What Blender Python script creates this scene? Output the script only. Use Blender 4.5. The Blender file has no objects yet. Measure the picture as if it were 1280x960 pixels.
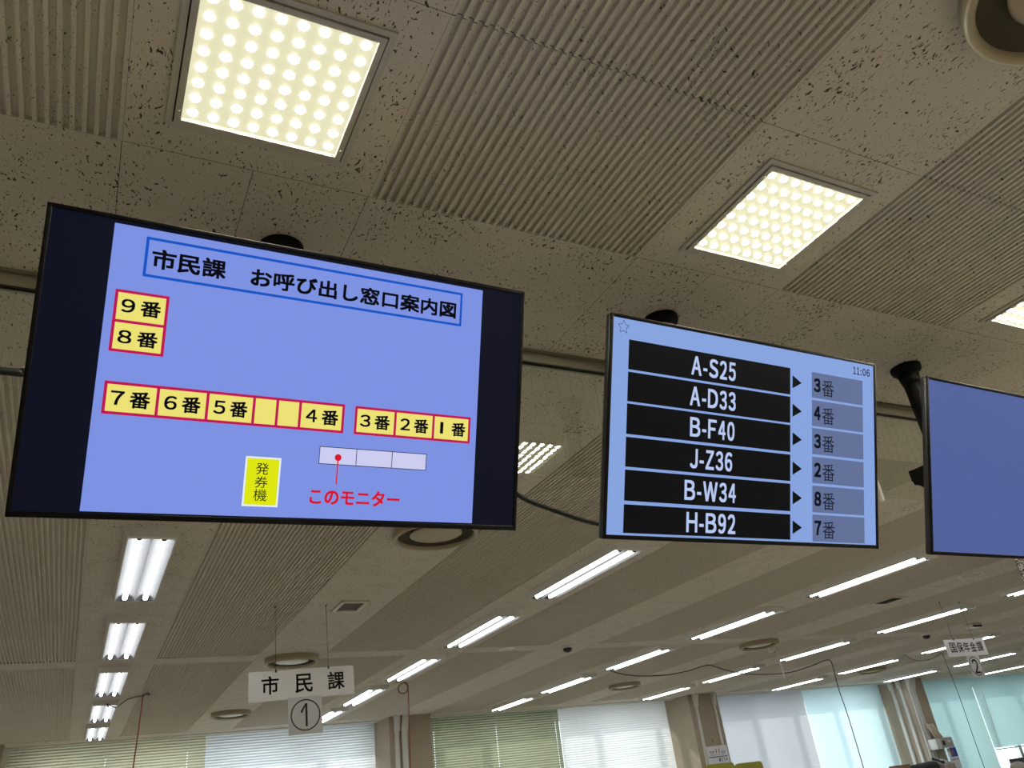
import bpy, bmesh, math, random
from mathutils import Matrix, Vector
random.seed(7)
S = bpy.context.scene
COL = S.collection
PI = math.pi

# ------------------------------------------------------------------ camera
cd = bpy.data.cameras.new('camera')
cam = bpy.data.objects.new('camera', cd)
COL.objects.link(cam)
cd.sensor_width = 36.0
cd.lens = 998.2 / 1280 * 36.0
cd.clip_start = 0.02
cd.clip_end = 200
R_RIGHT = Vector((0.8924759751, -0.4369036520, -0.1122578849))
R_DOWN = Vector((0.1174916314, 0.4654074755, -0.8772636994))
R_FWD = Vector((0.4355253728, 0.7697474135, 0.4666975134))
EYE = Vector((0, 0, 1.5))
mw = Matrix.Identity(4)
for i in range(3):
    mw[i][0] = R_RIGHT[i]; mw[i][1] = -R_DOWN[i]; mw[i][2] = -R_FWD[i]; mw[i][3] = EYE[i]
cam.matrix_world = mw
S.camera = cam

# ------------------------------------------------------------------ sky, sun, exposure
S.view_settings.view_transform = 'Standard'
S.view_settings.look = 'None'
S.view_settings.exposure = 0.0
S.view_settings.gamma = 1.0
S.view_settings.use_curve_mapping = False
SKY = 3.4
SUN = 5.0
TUBE = 17.0          # fluorescent tube radiance
LED_DOT = 180.0      # square panel, bright spots
LED_LENS = 0.72     # square panel, lens between the spots
w = bpy.data.worlds.new('sky')
S.world = w
w.use_nodes = True
bg = w.node_tree.nodes['Background']
bg.inputs['Color'].default_value = (0.92, 0.965, 1.0, 1)
bg.inputs['Strength'].default_value = SKY
sd = bpy.data.lights.new('sun', 'SUN')
sd.energy = SUN
sd.angle = math.radians(1.0)
sd.color = (1.0, 0.96, 0.88)
so = bpy.data.objects.new('sun', sd)
COL.objects.link(so)
so.rotation_euler = Vector((0.55, -0.78, -0.62)).to_track_quat('-Z', 'Y').to_euler()
so.location = (0, 30, 20)

CEIL = 2.85


# ------------------------------------------------------------------ materials
def lin(c):
    return tuple(((v / 255) / 12.92 if v / 255 <= 0.04045 else ((v / 255 + 0.055) / 1.055) ** 2.4) for v in c)


def mat(name, color, rough=0.6, metal=0.0, spec=0.5, emit=None, estr=1.0, noise=0.0, nscale=40.0):
    m = bpy.data.materials.new(name)
    m.use_nodes = True
    nt = m.node_tree
    b = nt.nodes['Principled BSDF']
    b.inputs['Base Color'].default_value = (*color, 1)
    b.inputs['Roughness'].default_value = rough
    b.inputs['Metallic'].default_value = metal
    b.inputs['Specular IOR Level'].default_value = spec
    if emit:
        b.inputs['Emission Color'].default_value = (*emit, 1)
        b.inputs['Emission Strength'].default_value = estr
    if noise:
        tc = nt.nodes.new('ShaderNodeTexCoord')
        n = nt.nodes.new('ShaderNodeTexNoise')
        n.inputs['Scale'].default_value = nscale
        n.inputs['Detail'].default_value = 4
        nt.links.new(tc.outputs['Object'], n.inputs['Vector'])
        mx = nt.nodes.new('ShaderNodeMix')
        mx.data_type = 'RGBA'
        mx.inputs['A'].default_value = (*[c * (1 - noise) for c in color], 1)
        mx.inputs['B'].default_value = (*[min(1, c * (1 + noise)) for c in color], 1)
        nt.links.new(n.outputs['Fac'], mx.inputs['Factor'])
        nt.links.new(mx.outputs['Result'], b.inputs['Base Color'])
    return m


def screen_mat(name, srgb, k=1.0):
    # lit liquid-crystal picture: emits its own colour under a slightly glossy cover
    c = lin(srgb)
    m = mat(name, (0.004, 0.004, 0.005), 0.30, 0, 0.12, c, k)
    return m


def ceiling_mat(name, layers):
    m = bpy.data.materials.new(name)
    m.use_nodes = True
    nt = m.node_tree
    L = nt.links.new
    N = nt.nodes.new
    b = nt.nodes['Principled BSDF']
    b.inputs['Roughness'].default_value = 0.95
    b.inputs['Specular IOR Level'].default_value = 0.1
    tc = N('ShaderNodeTexCoord')
    # slow wobble so that the worm marks bend
    wn = N('ShaderNodeTexNoise'); wn.inputs['Scale'].default_value = 26; wn.inputs['Detail'].default_value = 1
    L(tc.outputs['Object'], wn.inputs['Vector'])
    sub = N('ShaderNodeVectorMath'); sub.operation = 'SUBTRACT'; sub.inputs[1].default_value = (.5, .5, .5)
    L(wn.outputs['Color'], sub.inputs[0])
    sc = N('ShaderNodeVectorMath'); sc.operation = 'SCALE'; sc.inputs['Scale'].default_value = 0.030
    L(sub.outputs[0], sc.inputs[0])
    ad = N('ShaderNodeVectorMath'); ad.operation = 'ADD'
    L(tc.outputs['Object'], ad.inputs[0]); L(sc.outputs[0], ad.inputs[1])

    def layer(scale, thr, soft, seedoff):
        mp = N('ShaderNodeMapping')
        mp.inputs['Scale'].default_value = scale
        mp.inputs['Location'].default_value = seedoff
        L(ad.outputs[0], mp.inputs['Vector'])
        n = N('ShaderNodeTexNoise'); n.inputs['Scale'].default_value = 1; n.inputs['Detail'].default_value = 2.0
        n.inputs['Roughness'].default_value = 0.55
        L(mp.outputs[0], n.inputs['Vector'])
        return n, thr, soft
    # clumping mask
    cn = N('ShaderNodeTexNoise'); cn.inputs['Scale'].default_value = 7.0; cn.inputs['Detail'].default_value = 2
    L(tc.outputs['Object'], cn.inputs['Vector'])
    outs = []
    for scale, thr, soft, off, clump in layers:
        n, thr, soft = layer(scale, thr, soft, off)
        ma = N('ShaderNodeMath'); ma.operation = 'MULTIPLY_ADD'
        L(cn.outputs['Fac'], ma.inputs[0]); ma.inputs[1].default_value = clump
        L(n.outputs['Fac'], ma.inputs[2])
        mr = N('ShaderNodeMapRange')
        mr.inputs['From Min'].default_value = thr + clump * .5
        mr.inputs['From Max'].default_value = thr + clump * .5 + soft
        L(ma.outputs[0], mr.inputs['Value'])
        outs.append(mr.outputs[0])
    mx = N('ShaderNodeMath'); mx.operation = 'MAXIMUM'
    L(outs[0], mx.inputs[0]); L(outs[1], mx.inputs[1])
    m3 = N('ShaderNodeMath'); m3.operation = 'MULTIPLY'; m3.inputs[1].default_value = 0.6
    L(outs[2], m3.inputs[0])
    mx2 = N('ShaderNodeMath'); mx2.operation = 'MAXIMUM'
    L(mx.outputs[0], mx2.inputs[0]); L(m3.outputs[0], mx2.inputs[1])
    # old paint: faint warm and grey blotches
    bn = N('ShaderNodeTexNoise'); bn.inputs['Scale'].default_value = 1.6; bn.inputs['Detail'].default_value = 3
    L(tc.outputs['Object'], bn.inputs['Vector'])
    base = N('ShaderNodeMix'); base.data_type = 'RGBA'
    base.inputs['A'].default_value = (0.60, 0.55, 0.47, 1)
    base.inputs['B'].default_value = (0.66, 0.61, 0.53, 1)
    L(bn.outputs['Fac'], base.inputs['Factor'])
    fin = N('ShaderNodeMix'); fin.data_type = 'RGBA'
    L(mx2.outputs[0], fin.inputs['Factor'])
    L(base.outputs['Result'], fin.inputs['A'])
    fin.inputs['B'].default_value = (0.075, 0.065, 0.045, 1)
    L(fin.outputs['Result'], b.inputs['Base Color'])
    bp = N('ShaderNodeBump'); bp.inputs['Strength'].default_value = 0.25; bp.inputs['Distance'].default_value = 0.002
    bp.invert = True
    L(mx2.outputs[0], bp.inputs['Height'])
    L(bp.outputs[0], b.inputs['Normal'])
    return m


def glass_mat(name, tint, ior=1.5, boost=0.0, rough=0.0):
    m = bpy.data.materials.new(name)
    m.use_nodes = True
    nt = m.node_tree
    for n in list(nt.nodes):
        if n.type != 'OUTPUT_MATERIAL':
            nt.nodes.remove(n)
    out = [n for n in nt.nodes if n.type == 'OUTPUT_MATERIAL'][0]
    tr = nt.nodes.new('ShaderNodeBsdfTransparent'); tr.inputs['Color'].default_value = (*tint, 1)
    gl = nt.nodes.new('ShaderNodeBsdfGlossy'); gl.inputs['Roughness'].default_value = rough
    gl.inputs['Color'].default_value = (1, 1, 1, 1)
    # Schlick reflectance, the same from either side of the sheet
    f0 = ((ior - 1) / (ior + 1)) ** 2 + boost
    lw = nt.nodes.new('ShaderNodeLayerWeight'); lw.inputs['Blend'].default_value = 0.5
    pw = nt.nodes.new('ShaderNodeMath'); pw.operation = 'POWER'; pw.inputs[1].default_value = 5.0
    ml = nt.nodes.new('ShaderNodeMath'); ml.operation = 'MULTIPLY_ADD'
    ml.inputs[1].default_value = 1 - f0; ml.inputs[2].default_value = f0
    mx = nt.nodes.new('ShaderNodeMixShader')
    nt.links.new(lw.outputs['Facing'], pw.inputs[0]); nt.links.new(pw.outputs[0], ml.inputs[0]); nt.links.new(ml.outputs[0], mx.inputs[0])
    nt.links.new(tr.outputs[0], mx.inputs[1]); nt.links.new(gl.outputs[0], mx.inputs[2])
    nt.links.new(mx.outputs[0], out.inputs[0])
    return m


def slat_mat(name, color, trans, share=0.5):
    m = bpy.data.materials.new(name)
    m.use_nodes = True
    nt = m.node_tree
    for n in list(nt.nodes):
        if n.type != 'OUTPUT_MATERIAL':
            nt.nodes.remove(n)
    out = [n for n in nt.nodes if n.type == 'OUTPUT_MATERIAL'][0]
    d = nt.nodes.new('ShaderNodeBsdfDiffuse'); d.inputs['Color'].default_value = (*color, 1)
    t = nt.nodes.new('ShaderNodeBsdfTranslucent'); t.inputs['Color'].default_value = (*trans, 1)
    mx = nt.nodes.new('ShaderNodeMixShader'); mx.inputs[0].default_value = share
    nt.links.new(d.outputs[0], mx.inputs[1]); nt.links.new(t.outputs[0], mx.inputs[2])
    nt.links.new(mx.outputs[0], out.inputs[0])
    return m


def emit_mat(name, color, strength):
    m = bpy.data.materials.new(name)
    m.use_nodes = True
    nt = m.node_tree
    b = nt.nodes['Principled BSDF']
    b.inputs['Base Color'].default_value = (0.8, 0.8, 0.8, 1)
    b.inputs['Roughness'].default_value = 0.4
    b.inputs['Emission Color'].default_value = (*color, 1)
    b.inputs['Emission Strength'].default_value = strength
    return m


M = {}
M['ceiling'] = ceiling_mat('pitted_mineral_board', (((170, 70, 1), 0.635, 0.025, (0, 0, 0), 0.20),
                                                    ((110, 60, 1), 0.685, 0.02, (7, 3, 2), 0.24),
                                                    ((330, 200, 1), 0.655, 0.04, (3, 9, 5), 0.12)))
M['grooved'] = ceiling_mat('grooved_mineral_board', (((240, 110, 1), 0.675, 0.03, (0, 0, 0), 0.16),
                                                     ((190, 100, 1), 0.700, 0.02, (7, 3, 2), 0.16),
                                                     ((380, 240, 1), 0.665, 0.04, (3, 9, 5), 0.10)))
M['backing'] = mat('dark_board_backing', (0.03, 0.027, 0.02), 0.9)
M['wall'] = mat('cream_wall_paint', (0.62, 0.58, 0.50), 0.85, noise=0.05, nscale=3)
M['column'] = mat('beige_column_paint', (0.40, 0.335, 0.255), 0.8, noise=0.06, nscale=5)
M['floor'] = mat('grey_vinyl_floor', (0.60, 0.565, 0.50), 0.55, noise=0.08, nscale=6)
M['black'] = mat('black_plastic', (0.006, 0.006, 0.007), 0.45)
M['bezel'] = mat('black_bezel_plastic', (0.004, 0.004, 0.005), 0.4, 0, 0.2)
M['side'] = mat('dark_grey_brushed_side', (0.05, 0.052, 0.055), 0.4, 0.6)
M['mount'] = mat('black_powder_coat', (0.003, 0.003, 0.0032), 0.6, 0, 0.15)
M['cable'] = mat('black_cable_rubber', (0.006, 0.006, 0.006), 0.6)
M['red_cord'] = mat('red_cord_sheath', (0.24, 0.055, 0.045), 0.6)
M['grey_cord'] = mat('dark_grey_cord_sheath', (0.06, 0.06, 0.06), 0.6)
M['white_cord'] = mat('white_cord_sheath', (0.75, 0.74, 0.70), 0.5)
M['rail'] = mat('anodised_rail', (0.36, 0.33, 0.25), 0.45, 0.3)
M['rail_dark'] = mat('rail_rubber_gasket', (0.03, 0.03, 0.025), 0.7)
M['glass'] = glass_mat('wired_curtain_glass', (0.955, 0.975, 0.955), 1.52, 0.015)
M['wire'] = mat('glass_wire', (0.18, 0.17, 0.13), 0.5, 0.5)
M['white_metal'] = mat('white_painted_metal', (0.70, 0.69, 0.66), 0.45)
M['lamp_frame'] = mat('grey_white_lamp_frame', (0.52, 0.49, 0.42), 0.45)
M['gap'] = mat('dark_gap', (0.02, 0.02, 0.018), 0.8)
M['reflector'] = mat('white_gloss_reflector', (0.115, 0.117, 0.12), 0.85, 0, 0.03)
M['socket'] = mat('grey_lamp_socket', (0.10, 0.10, 0.10), 0.5)
M['tube'] = emit_mat('lit_fluorescent_tube', (0.97, 0.99, 1.0), TUBE)
M['led_dot'] = emit_mat('lit_led_spot', (1.0, 0.93, 0.74), LED_DOT)
M['led_lens'] = emit_mat('lit_prismatic_lens', lin((226, 222, 182)), LED_LENS / 0.8)
M['led_lens'].node_tree.nodes['Principled BSDF'].inputs['Base Color'].default_value = (0.05, 0.05, 0.05, 1)
M['diff_rim'] = mat('cream_diffuser_enamel', (0.40, 0.345, 0.225), 0.4)
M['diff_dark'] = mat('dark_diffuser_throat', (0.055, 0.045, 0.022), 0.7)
M['diff_pan'] = mat('cream_diffuser_pan', (0.42, 0.35, 0.225), 0.30)
M['grille'] = mat('ivory_grille', (0.62, 0.58, 0.47), 0.5)
M['acrylic'] = mat('white_acrylic_sign', (0.88, 0.88, 0.90), 0.35)
M['plate'] = mat('grey_white_number_plate', (0.66, 0.66, 0.68), 0.4)
M['ink'] = mat('black_sign_ink', (0.008, 0.008, 0.008), 0.5)
M['steel_wire'] = mat('thin_dark_wire', (0.05, 0.05, 0.05), 0.5, 0.5)
M['duct'] = mat('white_plastic_duct', (0.66, 0.65, 0.62), 0.5)
M['duct_beige'] = mat('beige_plastic_duct', (0.52, 0.47, 0.38), 0.5)
M['frame_alu'] = mat('window_frame_aluminium', (0.35, 0.36, 0.36), 0.4, 0.5)
M['pane'] = glass_mat('clear_window_glass', (0.95, 0.98, 0.98), 1.45)
M['paper'] = mat('white_paper', (0.75, 0.75, 0.80), 0.8)
M['red_ink'] = mat('red_ink', (0.55, 0.03, 0.03), 0.7)
M['grey_ink'] = mat('grey_ink', (0.30, 0.30, 0.38), 0.7)
M['navy_ink'] = mat('navy_ink', (0.03, 0.03, 0.08), 0.7)
M['blue_ink'] = mat('blue_picture_ink', (0.05, 0.08, 0.35), 0.6)
M['brown_ink'] = mat('brown_picture_ink', (0.30, 0.13, 0.10), 0.6)
M['brass'] = mat('brass_hook', (0.45, 0.25, 0.04), 0.4, 0.6)
M['olive'] = mat('yellow_green_fabric', (0.36, 0.35, 0.055), 0.9, noise=0.12, nscale=300)
M['bag'] = mat('black_nylon', (0.012, 0.013, 0.015), 0.7, noise=0.3, nscale=40)
M['steel'] = mat('grey_cabinet_steel', (0.38, 0.39, 0.38), 0.45)
M['card'] = mat('brown_cardboard', (0.28, 0.19, 0.11), 0.85)
M['tube_paper'] = mat('cream_rolled_paper', (0.62, 0.53, 0.40), 0.8)
M['tray'] = mat('grey_beige_plastic', (0.40, 0.375, 0.33), 0.5)
M['dark_window'] = mat('dark_display_window', (0.03, 0.03, 0.025), 0.3)
M['pale'] = mat('pale_plastic', (0.72, 0.72, 0.70), 0.5)
M['shade'] = mat('grey_beige_shade', (0.42, 0.38, 0.35), 0.7)
M['file'] = mat('charcoal_file_cover', (0.035, 0.035, 0.05), 0.55)
M['file_edge'] = mat('grey_file_paper', (0.35, 0.35, 0.38), 0.8)
M['stone'] = mat('speckled_stone', (0.42, 0.36, 0.34), 0.7, noise=0.9, nscale=110)

_nt = M['stone'].node_tree
_n = [n for n in _nt.nodes if n.type == 'TEX_NOISE'][0]
_m = [n for n in _nt.nodes if n.type == 'MIX'][0]
_r = _nt.nodes.new('ShaderNodeMapRange')
_r.inputs['From Min'].default_value = 0.46
_r.inputs['From Max'].default_value = 0.54
_nt.links.new(_n.outputs['Fac'], _r.inputs['Value'])
_nt.links.new(_r.outputs[0], _m.inputs['Factor'])

# ------------------------------------------------------------------ mesh helpers
class MB:
    def __init__(self):
        self.v = []; self.f = []; self.m = []; self.sm = []

    def quad(self, pts, mi=0, sm=False):
        n = len(self.v)
        self.v += [tuple(p) for p in pts]
        self.f.append(tuple(range(n, n + len(pts)))); self.m.append(mi); self.sm.append(sm)

    def box(self, x0, x1, y0, y1, z0, z1, mi=0, X=None):
        p = [(x0, y0, z0), (x1, y0, z0), (x1, y1, z0), (x0, y1, z0), (x0, y0, z1), (x1, y0, z1), (x1, y1, z1), (x0, y1, z1)]
        if X is not None:
            p = [tuple(X @ Vector(q)) for q in p]
        n = len(self.v); self.v += p
        for f in ((3, 2, 1, 0), (4, 5, 6, 7), (0, 1, 5, 4), (1, 2, 6, 5), (2, 3, 7, 6), (3, 0, 4, 7)):
            self.f.append(tuple(n + i for i in f)); self.m.append(mi); self.sm.append(False)
        return self

    def bbox(self, x0, x1, y0, y1, z0, z1, r=0.004, seg=2, mi=0, X=None):
        # box with rounded edges
        bm = bmesh.new()
        bmesh.ops.create_cube(bm, size=1.0)
        for v in bm.verts:
            v.co = Vector(((x0 + x1) / 2 + v.co.x * (x1 - x0), (y0 + y1) / 2 + v.co.y * (y1 - y0), (z0 + z1) / 2 + v.co.z * (z1 - z0)))
        bmesh.ops.bevel(bm, geom=list(bm.edges), offset=r, segments=seg, profile=0.5, affect='EDGES')
        self.add_bm(bm, mi, X)
        return self

    def add_bm(self, bm, mi=0, X=None, sm=True):
        n = len(self.v)
        bm.verts.index_update()
        for v in bm.verts:
            self.v.append(tuple(X @ v.co) if X is not None else tuple(v.co))
        for f in bm.faces:
            self.f.append(tuple(n + v.index for v in f.verts)); self.m.append(mi); self.sm.append(sm)
        bm.free()

    def lathe(self, prof, c=(0, 0, 0), seg=48, mi=0, sm=True, X=None):
        # prof: list of (radius, z)
        n = len(self.v)
        for r, z in prof:
            for i in range(seg):
                a = 2 * PI * i / seg
                p = Vector((c[0] + r * math.cos(a), c[1] + r * math.sin(a), c[2] + z))
                self.v.append(tuple(X @ p) if X is not None else tuple(p))
        for k in range(len(prof) - 1):
            for i in range(seg):
                j = (i + 1) % seg
                self.f.append((n + k * seg + i, n + k * seg + j, n + (k + 1) * seg + j, n + (k + 1) * seg + i))
                self.m.append(mi); self.sm.append(sm)
        return self

    def disc(self, r, c, seg=32, mi=0, up=False):
        pts = [(c[0] + r * math.cos(2 * PI * i / seg), c[1] + r * math.sin(2 * PI * i / seg), c[2]) for i in range(seg)]
        self.quad(pts if up else pts[::-1], mi)
        return self

    def tube(self, path, r, seg=8, mi=0, cap=True):
        path = [Vector(p) for p in path]
        n = len(self.v)
        up = Vector((0, 0, 1))
        prev = None
        for i, p in enumerate(path):
            t = (path[min(i + 1, len(path) - 1)] - path[max(i - 1, 0)]).normalized()
            if prev is None:
                a = t.cross(up)
                if a.length < 1e-3:
                    a = t.cross(Vector((1, 0, 0)))
                a.normalize()
            else:
                a = (prev - t * prev.dot(t)).normalized()
            prev = a
            b = t.cross(a)
            rr = r[i] if isinstance(r, (list, tuple)) else r
            for k in range(seg):
                an = 2 * PI * k / seg
                self.v.append(tuple(p + a * math.cos(an) * rr + b * math.sin(an) * rr))
        for i in range(len(path) - 1):
            for k in range(seg):
                j = (k + 1) % seg
                self.f.append((n + i * seg + k, n + i * seg + j, n + (i + 1) * seg + j, n + (i + 1) * seg + k))
                self.m.append(mi); self.sm.append(True)
        if cap:
            self.f.append(tuple(n + k for k in range(seg))[::-1]); self.m.append(mi); self.sm.append(False)
            e = n + (len(path) - 1) * seg
            self.f.append(tuple(e + k for k in range(seg))); self.m.append(mi); self.sm.append(False)
        return self

    def build(self, name, mats, parent=None):
        me = bpy.data.meshes.new(name)
        me.from_pydata(self.v, [], self.f)
        if not isinstance(mats, (list, tuple)):
            mats = [mats]
        for m in mats:
            me.materials.append(m)
        me.polygons.foreach_set('material_index', self.m)
        me.polygons.foreach_set('use_smooth', self.sm)
        me.update()
        o = bpy.data.objects.new(name, me)
        COL.objects.link(o)
        if parent:
            o.parent = parent
        return o


def tag(o, label=None, cat=None, group=None, kind=None):
    if label: o['label'] = label
    if cat: o['category'] = cat
    if group: o['group'] = group
    if kind: o['kind'] = kind
    return o


def thing(name, label, cat, loc=(0, 0, 0), rot=(0, 0, 0), group=None):
    o = bpy.data.objects.new(name, None)
    COL.objects.link(o)
    o.location = loc
    o.rotation_euler = rot
    o.empty_display_size = 0.05
    return tag(o, label, cat, group)


def kids(o):
    return [c for c in bpy.data.objects if c.parent == o]


def copy_tree(src, label, loc, group=None, rot=None):
    r = src.copy()
    COL.objects.link(r)
    r.location = loc
    if rot is not None:
        r.rotation_euler = rot
    r['label'] = label
    if group:
        r['group'] = group
    for c in kids(src):
        d = c.copy()
        COL.objects.link(d)
        d.parent = r
        for g in kids(c):
            e = g.copy()
            COL.objects.link(e)
            e.parent = d
    return r


def lettering(name, body, x0, x1, z0, z1, y, material, parent, bold=0.0, depth=0.0, nominal=None):
    """flat letters in the local XZ plane, facing -y, fitted into the box x0..x1, z0..z1"""
    cu = bpy.data.curves.new(name, 'FONT')
    cu.body = body
    cu.size = 1.0
    cu.extrude = 0
    cu.resolution_u = 6
    o = bpy.data.objects.new(name + '_tmp', cu)
    COL.objects.link(o)
    dg = bpy.context.evaluated_depsgraph_get()
    dg.update()
    me = bpy.data.meshes.new_from_object(o.evaluated_get(dg))
    bpy.data.objects.remove(o)
    bpy.data.curves.remove(cu)
    xs = [v.co.x for v in me.vertices]; ys = [v.co.y for v in me.vertices]
    ax, bx, ay, by = min(xs), max(xs), min(ys), max(ys)
    for v in me.vertices:
        v.co = ((v.co.x - ax) / (bx - ax) * (x1 - x0) + x0, y, (v.co.y - ay) / (by - ay) * (z1 - z0) + z0)
    me.materials.clear()
    me.materials.append(material)
    if bold:
        # heavier strokes: the flat glyph repeated a hair to each side
        b = bold * (z1 - z0)
        V0 = [tuple(v.co) for v in me.vertices]
        F0 = [tuple(p.vertices) for p in me.polygons]
        kx = ((x1 - x0) - 2 * b) / (x1 - x0); kz = ((z1 - z0) - 2 * b) / (z1 - z0)
        cx_, cz_ = (x0 + x1) / 2, (z0 + z1) / 2
        V, F = [], []
        for dx in (-1, 0, 1):
            for dz in (-1, 0, 1):
                n = len(V)
                V += [(cx_ + (p[0] - cx_) * kx + dx * b, p[1], cz_ + (p[2] - cz_) * kz + dz * b) for p in V0]
                F += [tuple(i + n for i in f) for f in F0]
        bpy.data.meshes.remove(me)
        me = bpy.data.meshes.new(name)
        me.from_pydata(V, [], F)
        me.materials.append(material)
    me.name = name
    ob = bpy.data.objects.new(name, me)
    COL.objects.link(ob)
    ob.parent = parent
    return ob


WIDE = {'-': '－', ':': '：'}
for i_, c_ in enumerate('0123456789'):
    WIDE[c_] = chr(0xFF10 + i_)
for i_ in range(26):
    WIDE[chr(65 + i_)] = chr(0xFF21 + i_)
ADV = {'A': .72, '-': .36, 'S': .67, 'D': .72, 'B': .72, 'F': .62, 'J': .56, 'Z': .61, 'W': .96, 'H': .72, '1': .50, ':': .30}


def plain_text(name, body, x0, x1, z0, z1, y, material, parent, bold):
    """grotesque capitals and figures set one by one, joined into one flat mesh"""
    tot = sum(ADV.get(c, .556) for c in body)
    k = (x1 - x0) / tot
    x = x0
    V, F = [], []
    for c in body:
        wd = ADV.get(c, .556) * k
        a, b = x + .055 * k, x + wd - .055 * k
        x += wd
        h = z1 - z0
        if c == '-':
            n = len(V)
            V += [(a, y, z0 + .29 * h), (b, y, z0 + .29 * h), (b, y, z0 + .44 * h), (a, y, z0 + .44 * h)]
            F.append((n, n + 1, n + 2, n + 3))
            continue
        if c == ':':
            for zc in (.10, .62):
                n = len(V)
                V += [(a, y, z0 + zc * h - .06 * h), (b, y, z0 + zc * h - .06 * h), (b, y, z0 + zc * h + .08 * h), (a, y, z0 + zc * h + .08 * h)]
                F.append((n, n + 1, n + 2, n + 3))
            continue
        o = lettering(name, WIDE[c], a, b, z0, z1, y, material, None, bold)
        n = len(V)
        V += [tuple(v.co) for v in o.data.vertices]
        F += [tuple(i + n for i in p.vertices) for p in o.data.polygons]
        me = o.data
        bpy.data.objects.remove(o)
        bpy.data.meshes.remove(me)
    me = bpy.data.meshes.new(name)
    me.from_pydata(V, [], F)
    me.materials.append(material)
    o = bpy.data.objects.new(name, me)
    COL.objects.link(o)
    o.parent = parent
    return o


def far(x, y):
    """the far half of the room is very slightly out of square"""
    return y * (1 - 0.0042 * x)


def pxray(px, py):
    d = R_RIGHT * ((px - 640) / 998.2) + R_DOWN * ((py - 480) / 998.2) + R_FWD
    return d


def on_y(px, py, y):
    d = pxray(px, py)
    return EYE + d * (y / d.y)


def on_z(px, py, z):
    d = pxray(px, py)
    return EYE + d * ((z - 1.5) / d.z)


# ------------------------------------------------------------------ the room
X_L, X_R, Y_B, Y_F = -2.6, 23.0, -3.6, 12.4
WALL_Y = 12.85        # inside face of the window wall (before the slight skew)


def gap_c(k):
    return 0.21 + 1.345 * k


GH = 0.272            # half width of the flat strips between the grooved panels

cm = MB()


def board(x0, x1, y0, y1, sk=False, inset=0.0007):
    xs = (x0 + inset, x1 - inset)
    pts = []
    for x, y in ((xs[0], y0 + inset), (xs[1], y0 + inset), (xs[1], y1 - inset), (xs[0], y1 - inset)):
        pts.append((x, far(x, y) if sk else y, CEIL))
    cm.quad(pts[::-1])


def grooved(x0, x1, y0, y1, sk=False, end0=True, end1=True, pitch=0.0228, rid=0.0088, depth=0.0102):
    n = max(1, round((x1 - x0 - rid) / pitch))
    p = (x1 - x0 - rid) / n
    Y = (lambda x, y: far(x, y)) if sk else (lambda x, y: y)
    ins = 0.0
    prof = []
    for i in range(n):
        a = x0 + i * p
        prof += [(a, 0), (a + rid, 0), (a + rid + 0.0012, depth), (a + p - 0.0012, depth)]
    prof += [(x1 - rid, 0), (x1, 0)]
    for (xa, za), (xb, zb) in zip(prof, prof[1:]):
        cm.quad([(xa, Y(xa, y1), CEIL + za), (xb, Y(xb, y1), CEIL + zb), (xb, Y(xb, y0), CEIL + zb), (xa, Y(xa, y0), CEIL + za)], 2)
    for yy, on in ((y0, end0), (y1, end1)):
        if on:
            for i in range(n):
                a = x0 + i * p + rid; b = x0 + (i + 1) * p
                cm.quad([(a, Y(a, yy), CEIL), (b, Y(b, yy), CEIL), (b - .0012, Y(b, yy), CEIL + depth), (a + .0012, Y(a, yy), CEIL + depth)], 2)


def span(k):
    """x range of flat strip k"""
    c = gap_c(k)
    if k == 1:
        c -= 0.005
    return c - GH, c + GH


K0, K1 = -2, 16
NEAR_END = 1.44
FAR_A, FAR_B, FAR_C, FAR_D, FAR_E = 2.52, 7.09, 7.33, 11.95, 12.42
near_cuts = [-3.6, -3.07, -2.53, -1.99, -1.45, -0.91, -0.37, 0.36, 0.90, 1.44]
for k in range(K0, K1 + 1):
    a, b = span(k)
    a2, _ = span(k + 1)
    a = max(a, X_L); b = min(b, X_R); a2 = min(a2, X_R)
    if b <= a:
        continue
    for y0, y1 in zip(near_cuts, near_cuts[1:]):
        board(a, b, y0, y1)
    c = (a + b) / 2
    board(a, c, 1.44, 2.0); board(c, b, 1.44, 2.0)
    board(a, b, 2.0, FAR_A, True)
    board(a, b, FAR_A, FAR_B, True); board(a, b, FAR_B, FAR_C, True); board(a, b, FAR_C, FAR_D, True); board(a, b, FAR_D, FAR_E, True)
    if a2 > b:
        grooved(b, a2, -3.6, 0.90 - .001, end0=True, end1=False)
        grooved(b, a2, 0.90 + .001, NEAR_END, end0=False)
        board(b, a2, NEAR_END, 2.0)
        board(b, a2, 2.0, FAR_A, True)
        grooved(b, a2, FAR_A, FAR_B, True)
        board(b, a2, FAR_B, FAR_C, True)
        grooved(b, a2, FAR_C, FAR_D, True)
        board(b, a2, FAR_D, FAR_E, True)
# dark backing above the joints
cm.quad([(X_L, Y_B, CEIL + .03), (X_L, far(X_L, FAR_E) - .01, CEIL + .03), (X_R, far(X_R, FAR_E) - .01, CEIL + .03), (X_R, Y_B, CEIL + .03)], 1)
tag(cm.build('ceiling', [M['ceiling'], M['backing'], M['grooved']]), kind='structure')

# white trim along the ceiling edge and the pocket the blinds hang in
tm = MB()
for i in range(20):
    xa = X_L + (X_R - X_L) * i / 20; xb = X_L + (X_R - X_L) * (i + 1) / 20
    for (dy0, dz0), (dy1, dz1) in (((-.11, 0), (-.11, -.014)), ((-.11, -.014), (.03, -.014)), ((.03, -.014), (.03, .16))):
        tm.quad([(xa, far(xa, FAR_E + dy0), CEIL + dz0), (xb, far(xb, FAR_E + dy0), CEIL + dz0), (xb, far(xb, FAR_E + dy1), CEIL + dz1), (xa, far(xa, FAR_E + dy1), CEIL + dz1)])
tag(tm.build('trim_1', M['white_metal']), kind='structure')

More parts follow.
